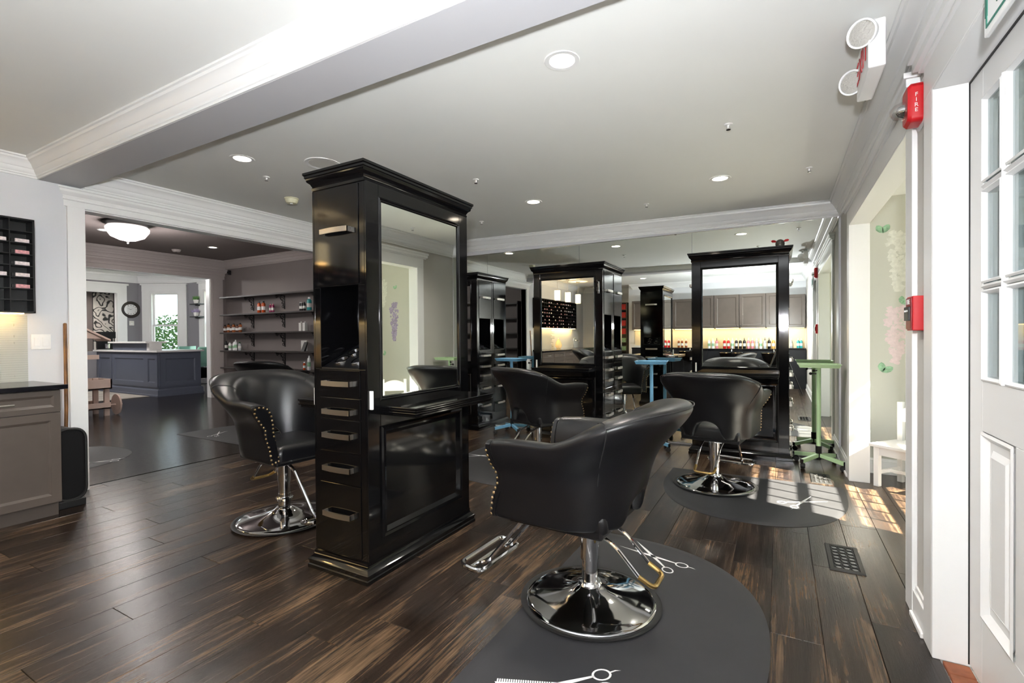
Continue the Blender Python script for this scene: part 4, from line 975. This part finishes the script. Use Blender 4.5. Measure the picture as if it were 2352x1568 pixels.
for j, px in enumerate((519, 528, 537, 541, 550)): sb('white bottle on fourth shelf, %s from left' % ORD[j], px, 3, ('plastic', 'white', 'white', 'white', 'bsilver')[j], (.2, .17, .18, .22, .17)[j], .03, ('plastic', 'white', 'white', 'white', 'bgreen')[j])
sb('tall white bottle at right end of fifth shelf', 709, 4, 'white', .27, .03, 'white'); sb('small orange bottle on fifth shelf beside the tall white one', 698, 4, 'bamber', .15, .024, 'white')
for j, px in enumerate((692, 701)):
    o = MB().box(-.032, .032, -.03, .03, 0, .155).box(-.006, .006, -.006, .006, .155, .18).build('white_carton', 'plantpot', loc=(shelfx(px, 0), SY-.13, 1.379)); tag(o, 'white carton with green tip on third shelf, %s of two' % ('left', 'right')[j], 'carton', 'white cartons on third shelf')
o = MB().box(-.075, .075, -.01, .01, 0, .20).build('price_card', 'plantpot', loc=(shelfx(695, 0), SY-.10, 1.001)); tag(o, 'pale sign card standing on fourth shelf', 'card')
o = MB().prism([(0, -.045, 0), (0, .0, 0), (0, .05, .17), (0, .035, .17)], (.09, 0, 0)).build('phone_stand', 'plastic', loc=(shelfx(699, 0), SY-.17, 1.001)); tag(o, 'small dark tilted frame standing on fourth shelf', 'frame')
t = thing('security_camera', 'small black security camera in the taupe room corner', 'camera', (-10.3, 6.10, 2.66))
MB().box(-.025, .025, -.06, .0, -.05, .05).build('body', 'plastic', t, bevel=.01); MB().ball((0, -.06, 0), .018, 10, 6).build('lens', 'black', t, smooth=50)
q = fl(293, 512, 2.92)
t = thing('flush_light', 'frosted glass dome ceiling light with dark finial in taupe room', 'ceiling light', (q.x, q.y, 2.92))
MB().lathe([(.001, 0), (.30, 0), (.29, -.02), (.22, -.05), (.20, -.06), (.001, -.06)], 36).build('ceiling_pan', 'iron', t, smooth=40)
MB().lathe([(.235, -.05), (.26, -.08), (.255, -.12), (.20, -.20), (.10, -.245), (.03, -.255), (.001, -.256)], 36, cap=False).build('glass_bowl', 'dome', t, smooth=50)
MB().lathe([(.03, -.252), (.03, -.262), (.012, -.272), (.014, -.29), (.001, -.30)], 14).build('finial', 'iron', t, smooth=50)
lamp('flush_bulb', 'POINT', (0, 0, -.36), 38, (1, .95, .92), t, shadow_soft_size=.12)
q = fl(196, 615, 3.08)
t = thing('flush_light', 'glass ceiling light in the reception room beyond, cut by opening edge', 'ceiling light', (-13.2, 4.2, 3.08))
MB().lathe([(.001, 0), (.30, 0), (.29, -.02), (.20, -.06), (.001, -.06)], 36).build('ceiling_pan', 'iron', t, smooth=40)
MB().lathe([(.235, -.05), (.26, -.08), (.255, -.12), (.20, -.20), (.10, -.245), (.001, -.256)], 36, cap=False).build('glass_bowl', 'dome', t, smooth=50)
lamp('flush_bulb', 'POINT', (0, 0, -.40), 70, (1, .96, .93), t, shadow_soft_size=.12)
q = fl(405, 573, 2.92)
t = thing('smoke_detector', 'round smoke detector on the dark taupe ceiling', 'smoke detector', (q.x, q.y, 2.92))
MB().lathe([(.001, -.045), (.05, -.045), (.065, -.03), (.075, 0)], 24).build('body', 'ttrim', t, smooth=40); MB().lathe([(.015, -.05), (.015, -.044)], 10).build('sensor', 'plastic', t)
# play stand with a little roof
t = thing('play_stand', 'pale wooden play market stand with roof behind the left opening', 'toy stand', (-9.85, 3.28, 0), R(0))
for x in (-.2, .2): MB().box(x-.02, x+.02, .02, .11, 0, 1.28).build('post', 'palewood', t)
for x in (-.2, .2): MB().box(x-.02, x+.02, .33, .40, 0, .60).build('leg', 'palewood', t)
MB().box(-.26, .26, -.30, .42, .44, .46).box(-.26, .26, .40, .42, .44, .60).box(-.26, -.24, -.3, .42, .44, .60).box(.24, .26, -.3, .42, .44, .60).build('planter_box', 'palewood', t)
MB().box(-.26, .26, -.30, .40, .12, .14).box(.24, .26, -.3, .40, .12, .22).box(-.26, -.24, -.3, .4, .12, .22).build('lower_shelf', 'palewood', t)
MB().box(-.22, .22, -.1, .27, .93, .95).box(.2, .22, -.1, .27, .95, 1.0).build('counter_shelf', 'palewood', t)
MB().prism([(.24, -.35, 1.26), (.24, .06, 1.42), (.24, .42, 1.22), (.24, .42, 1.25), (.24, .06, 1.455), (.24, -.35, 1.29)], (-.50, 0, 0)).build('roof', 'palewood', t)
MB().prism([(.22, -.2, 1.28), (.22, .06, 1.42), (.22, .3, 1.26)], (-.01, 0, 0)).build('gable', 'palewood', t)
wh = MB(); wh.T = Matrix.Translation((.20, .50, .17)) @ Matrix.Rotation(R(90), 4, 'X'); wh.lathe([(.001, -.012), (.17, -.012), (.17, .012), (.001, .012)], 24); wh.build('wheel', 'palewood', t, smooth=40)
MB().tube([(.2, .30, .17), (.2, .58, .17)], .012).build('axle', 'palewood', t)
# shelf unit on the near wall of the taupe room, only seen in the mirror
t = thing('shelf_unit', 'dark shelves on near wall of taupe room, seen in mirror', 'shelving', (-6.6, .5, 0))
for k in range(5): MB().box(-.8, .8, .001, .25, .55+k*.38, .58+k*.38).build('shelf', 'dkbrown', t)
for x in (-.8, .78): MB().box(x, x+.02, .001, .25, .0, 2.15).build('upright', 'dkbrown', t)

# ---------------------------------------------------------------- reception room beyond
def w_frame(name, T, u0, u1, z0, z1):
    """double-hung window in a wall whose local frame is T (x along wall, y outwards)"""
    a = MB(); a.T = T
    a.box(u0-.02, u0+.03, -.02, .12, z0, z1).box(u1-.03, u1+.02, -.02, .12, z0, z1).box(u0-.02, u1+.02, -.02, .12, z1-.03, z1+.02).box(u0-.05, u1+.05, -.05, .12, z0-.03, z0+.03)
    o = struct(name, a, 'white'); zm = z0+(z1-z0)*.48
    for (p, q, dy) in ((z0+.03, zm+.02, .03), (zm-.02, z1-.03, .06)):
        s = MB(); s.T = T; s.box(u0+.03, u0+.075, dy, dy+.03, p, q).box(u1-.075, u1-.03, dy, dy+.03, p, q).box(u0+.03, u1-.03, dy, dy+.03, p, p+.05).box(u0+.03, u1-.03, dy, dy+.03, q-.045, q); so = s.build('sash', 'white', o)
        g = MB(); g.T = T; g.box(u0+.075, u1-.075, dy+.013, dy+.017, p+.05, q-.045); g.build('pane', 'pane', so)
    c = MB(); c.T = T; c.box(u0-.24, u0-.02, -.03, 0, .12, z1+.02).box(u1+.02, u1+.24, -.03, 0, .12, z1+.02).box(u0-.24, u1+.24, -.035, 0, z1+.02, z1+.22).box(u0-.27, u1+.27, -.06, 0, z1+.2, z1+.24)
    c.build('casing', 'white', o)
    return o
w_frame('window_2', TF, .36, 1.17, .75, 2.62)
T7 = Matrix.Translation((-15.02, 7.67, 0)); w_frame('window_3', T7, .80, 1.72, .75, 2.62)
trimbox((-16.3, -16.27, 6.43, 6.66, 0, 2.56), (-16.3, -16.27, 3.5, 6.66, 2.55, 2.80), (-16.3, -16.25, 3.5, 6.70, 2.78, 2.83), (-16.42, -16.3, 6.42, 6.43, 0, 2.55))
q = atX(300, 711, -16.3)
t = thing('wall_clock', 'round wall clock with dark frame and white face', 'clock', (-16.3, q.y, q.z))
cl = MB(); cl.T = Matrix.Rotation(R(90), 4, 'Y'); cl.lathe([(.15, .01), (.17, .035), (.215, .045), (.235, .03), (.24, 0), (.001, 0), (.001, .01)], 32, cap=False); cl.build('frame', 'dkbrown', t, smooth=40)
cf = MB(); cf.T = Matrix.Rotation(R(90), 4, 'Y'); cf.lathe([(.001, .018), (.155, .018), (.155, .01)], 32); fo2 = cf.build('dial', 'print', t)
for k in range(12): a = 2*pi*k/12; o = MB(); o.box(.0185, .0195, -.006, .006, .115, .14); o.T = None; o.v = [(p[0], p[1]*cos(a)-p[2]*sin(a), p[1]*sin(a)+p[2]*cos(a)) for p in o.v]; o.build('hour_mark', 'rubber', fo2)
MB().prism([(.021, -.005, 0), (.021, .005, 0), (.021, .06, .05)], (.001, 0, 0)).prism([(.021, 0, -.005), (.021, 0, .005), (.021, -.10, .035)], (.001, 0, 0)).build('hands', 'rubber', fo2)
q = atX(302, 742, -16.3); t = thing('thermostat', 'small cream thermostat on wall below the clock', 'thermostat', (-16.3, q.y, q.z)); MB().box(0, .02, -.06, .06, -.065, .065).build('cover', 'plantpot', t, bevel=.006); MB().box(.02, .026, -.02, .02, -.03, .0).build('dial', 'white', t)
yb = 7.67
for k, (py, pl_) in enumerate(((697, (.11, 'green')), (726, (.09, 'violet')))):
    q = atY(453, py, yb-.1); z = q.z
    t = thing('small_shelf', 'short black wall shelf by the bay window, %s of two' % ('upper', 'lower')[k], 'shelf', (q.x, yb, z), 0, 'short black shelves'); MB().box(-.24, .20, -.18, -.001, -.03, 0).build('board', 'plastic', t); MB().box(-.02, .0, -.15, -.001, -.06, -.03).build('bracket', 'iron', t)
    p = thing('potted_plant', 'small %s plant in %s pot on the %s black shelf' % (pl_[1], ('pale', 'white')[k], ('upper', 'lower')[k]), 'plant', (q.x-.05, yb-.1, z+.001))
    MB().lathe([(.001, 0), (.05, 0), (.07, .11), (.06, .11), (.055, .09), (.001, .09)], 18).build('pot', 'plantpot', p, smooth=40)
    fo3 = MB(); rn = random.Random(k+5)
    for j in range(60):
        a = rn.uniform(0, 6.28); e = rn.uniform(.3, 1.4); L_ = rn.uniform(.08, .16); d3 = Vector((cos(a)*cos(e), sin(a)*cos(e), sin(e))); sd = d3.orthogonal().normalized()*.012; b3 = Vector((0, 0, .09))+Vector((cos(a), sin(a), 0))*.02
        fo3.add([b3, b3+d3*L_*.5+sd, b3+d3*L_, b3+d3*L_*.5-sd], [(0, 1, 2, 3)])
    tag(fo3.build('foliage', 'leaf' if k == 0 else 'purple', p), kind='stuff')
# reception desk
DX0, DX1, DY0, DY1 = -14.7, -11.76, 5.37, 6.24
t = thing('reception_desk', 'slate blue panelled reception desk with white marble tops', 'desk', ((DX0+DX1)/2, (DY0+DY1)/2, 0))
a_, b_ = (DX1-DX0)/2, (DY1-DY0)/2
MB().box(-a_, a_, -b_, b_, 0, .96).box(-a_+.85, a_-.50, -b_, -b_+.25, .96, 1.16).build('carcass', 'desk', t)
MB().rect_sweep([(.05, 0), (.05, .03), (.035, .04), (.035, .13), (.02, .15), (0, .16), (-.02, .16)], a_, b_).build('plinth', 'desk', t, smooth=25)
def dpan(u0, u1, z0, z1, to3): return rect_frame(MB(), u0, u1, z0, z1, [(-.10, .0), (-.10, .018), (0, .018), (.004, .012), (.02, .004), (.02, 0)], to3).build('panel_frame', 'desk', t)
fy = lambda u, v, h: (u, -b_-h, v); fx2 = lambda u, v, h: (a_+h, u, v)
dpan(-a_+.16, -a_+.72, .30, .82, fy); dpan(-a_+.95, a_-.62, .30, .82, fy); dpan(a_-.42, a_-.12, .30, .82, fy); dpan(-b_+.13, b_-.13, .30, .82, fx2)
MB().box(-a_-.05, a_+.06, -b_-.06, b_+.05, .96, 1.0).build('marble_top', 'marble', t, bevel=.005)
MB().box(-a_+.80, a_-.36, -b_-.08, -b_+.34, 1.16, 1.20).box(a_-.50, a_-.38, -b_+.0, -b_+.25, 1.0, 1.16).build('transaction_top', 'marble', t, bevel=.005)
q = fl(305, 910); tag(MB().box(-1.6, .9, -1.35, .02, .0006, .010).build('area_rug', 'rug', loc=(-12.9, 5.28, 0), bevel=.003), 'grey patterned rug before the reception desk', 'rug')
q = atY(408, 795, 6.85)
t = thing('mint_chair', 'mint green office chair mostly hidden behind the reception desk', 'chair', (q.x, 6.85, 0), R(200))
MB().lathe([(.03, .10), (.03, .44)], 12).build('gas_lift', 'plastic', t); MB().lathe([(.001, .44), (.24, .44), (.27, .48), (.27, .52), (.22, .54), (.001, .54)], 24).build('seat', 'mint', t, smooth=50)
def bucket(mb, z0, z1, w_, n=14):
    return mb.rings([[(-.20-.06*(1-abs(sin(a)))+r, w_*sin(a), z) for r, z in ((0, z0), (-.05, (z0+z1)/2), (-.07, z1), (-.11, z1), (-.10, (z0+z1)/2), (-.05, z0-.02))] for a in [R(-80+160*k/n) for k in range(n+1)]])
bucket(MB(), .52, q.z, .27).build('backrest', 'mint', t, smooth=50)
for k in range(5): a = 2*pi*k/5; MB().tube([(0, 0, .11), (cos(a)*.28, sin(a)*.28, .06)], .018, 6).build('foot', 'plastic', t); MB().ball((cos(a)*.28, sin(a)*.28, .03), .03, 8, 5).build('caster', 'plastic', t)
q = fl(470, 893, .0)
t = thing('stroller', 'black stroller with mint padded seat and solid round wheels', 'stroller', (q.x, q.y, 0), R(5))
for sx in (-.22, .22):
    wv = MB(); wv.T = Matrix.Translation((0, sx, .13)) @ Matrix.Rotation(R(90), 4, 'X'); wv.lathe([(.001, -.02), (.125, -.02), (.13, -.012), (.13, .012), (.125, .02), (.001, .02)], 24); wo = wv.build('wheel', 'rubber', t, smooth=40)
    hb = MB(); hb.T = Matrix.Translation((0, sx, .13)) @ Matrix.Rotation(R(90), 4, 'X'); hb.lathe([(.001, .024), (.02, .022), (.02, .02)], 12); hb.build('hub_cap', 'plantpot', wo)
MB().tube([(0, -.22, .13), (0, .22, .13)], .012).build('axle', 'plastic', t, smooth=40)
for sx in (-.2, .2): MB().tube(fillet([(0, sx, .13), (-.02, sx, .40), (.12, sx, .56), (-.3, sx, .62)], .08), .016).build('side_frame', 'plastic', t, smooth=40)
MB().rings([[(-.42, y, .30), (-.05, y, .26), (.08, y, .52), (-.45, y, .55)] for y in (-.18, .18)]).build('basket', 'rubber', t, bevel=.03)
se = MB().rect_sweep([(-.03, .56), (0, .58), (0, .64), (-.03, .67)], .24, .20); se.v = [(p[0]-.16, p[1], p[2]) for p in se.v]; se.build('seat_pad', 'mint', t, bevel=.02)
bb = MB(); bb.rings([[(.04, y, .60), (.12, y, .64), (.13, y, 1.02), (.07, y, 1.06), (.03, y, 1.0)] for y in (-.2, -.1, 0, .1, .2)]); bb.build('backrest', 'mint', t, bevel=.02)
q = atX(245, 800, -14.3)
t = thing('coffee_machine', 'black coffee machine behind the left end of the reception desk', 'coffee machine', (-15.2, 5.75, 0))
MB().box(-.3, .3, -.5, .5, 0, .95).build('counter_base', 'greyL2', t); MB().box(-.14, .14, -.16, .16, .95, 1.02).box(-.14, -.02, -.16, .16, 1.02, 1.45).box(-.14, .14, -.16, .16, 1.28, 1.45).build('machine', 'plastic', t, bevel=.012); MB().lathe([(.001, 1.02), (.05, 1.02), (.055, 1.14), (.001, 1.14)], 14, c=(.07, 0, 0)).build('carafe', 'chrome', t, smooth=40)
added_lamp_far = downlight('added downlight brightening the farthest room beyond reception', -17.2, 5.6, 3.08, 2.5)  # added lamp without a seen source; brightens the dark farthest room
# swirling black and white wall panel in the room beyond
def swirl():
    m = bpy.data.materials.new('swirl_print'); m.use_nodes = True; nt = m.node_tree; b = nt.nodes['Principled BSDF']; tc = nt.nodes.new('ShaderNodeTexCoord')
    n = nt.nodes.new('ShaderNodeTexNoise'); n.inputs['Scale'].default_value = 3.0; n.inputs['Detail'].default_value = 1.5; nt.links.new(tc.outputs['Object'], n.inputs['Vector'])
    ml = nt.nodes.new('ShaderNodeMath'); ml.operation = 'MULTIPLY'; ml.inputs[1].default_value = 46; nt.links.new(n.outputs['Fac'], ml.inputs[0])
    s_ = nt.nodes.new('ShaderNodeMath'); s_.operation = 'SINE'; nt.links.new(ml.outputs[0], s_.inputs[0])
    r = nt.nodes.new('ShaderNodeValToRGB'); r.color_ramp.elements[0].position = .08; r.color_ramp.elements[0].color = (.03, .03, .03, 1); r.color_ramp.elements[1].position = .34; r.color_ramp.elements[1].color = (.72, .69, .64, 1); h_ = nt.nodes.new('ShaderNodeMath'); h_.operation = 'MULTIPLY_ADD'; h_.inputs[1].default_value = .5; h_.inputs[2].default_value = .5; nt.links.new(s_.outputs[0], h_.inputs[0]); nt.links.new(h_.outputs[0], r.inputs[0]); nt.links.new(r.outputs[0], b.inputs['Base Color']); return m
a, b = atX(213, 660, -17.98), atX(262, 830, -17.98)
t = thing('wall_art', 'tall black and white swirl-patterned wall panel in the farthest room', 'wall art', (-18.0, (a.y+b.y)/2, (a.z+b.z)/2))
MB().box(0, .03, -(b.y-a.y)/2, (b.y-a.y)/2, -(a.z-b.z)/2, (a.z-b.z)/2).build('panel', swirl(), t); MB().box(-.0, .02, -(b.y-a.y)/2-.01, (b.y-a.y)/2+.01, -(a.z-b.z)/2-.01, (a.z-b.z)/2+.01).build('backing', 'rubber', t)
# shrub outside the bay window
nrm = Vector((-d_.y, d_.x, 0)); base = Vector((-17.7, 8.45, 0))
t = thing('shrub', 'leafy green shrub outside the reception bay window', 'shrub', (base.x, base.y, -.3))
sh = MB(); rn = random.Random(3)
for k in range(4200):
    a = rn.uniform(0, 6.28); r_ = sqrt(rn.random())*1.35; z = rn.uniform(.3, 2.42-.28*r_*r_); c_ = d_*cos(a)*r_*1.05 + nrm*sin(a)*r_*.7 + d_*(z-1.3)*.25 + Vector((0, 0, z)); d3 = Vector((rn.uniform(-1, 1), rn.uniform(-1, 1), rn.uniform(-.7, .5))).normalized(); sd = d3.orthogonal().normalized(); L_ = rn.uniform(.08, .17)
    sh.add([c_, c_+d3*L_*.5+sd*L_*.24, c_+d3*L_, c_+d3*L_*.5-sd*L_*.24], [(0, 1, 2, 3)])
tag(sh.build('foliage', 'leaf', t), kind='stuff')
MB().tube([(0, 0, 0), (.05, 0, .9), (.1, .05, 1.6)], [.04, .03, .01], 6).tube([(0, 0, .3), (-.3, .1, 1.3)], [.025, .008], 6).build('stem', 'dkbrown', t)
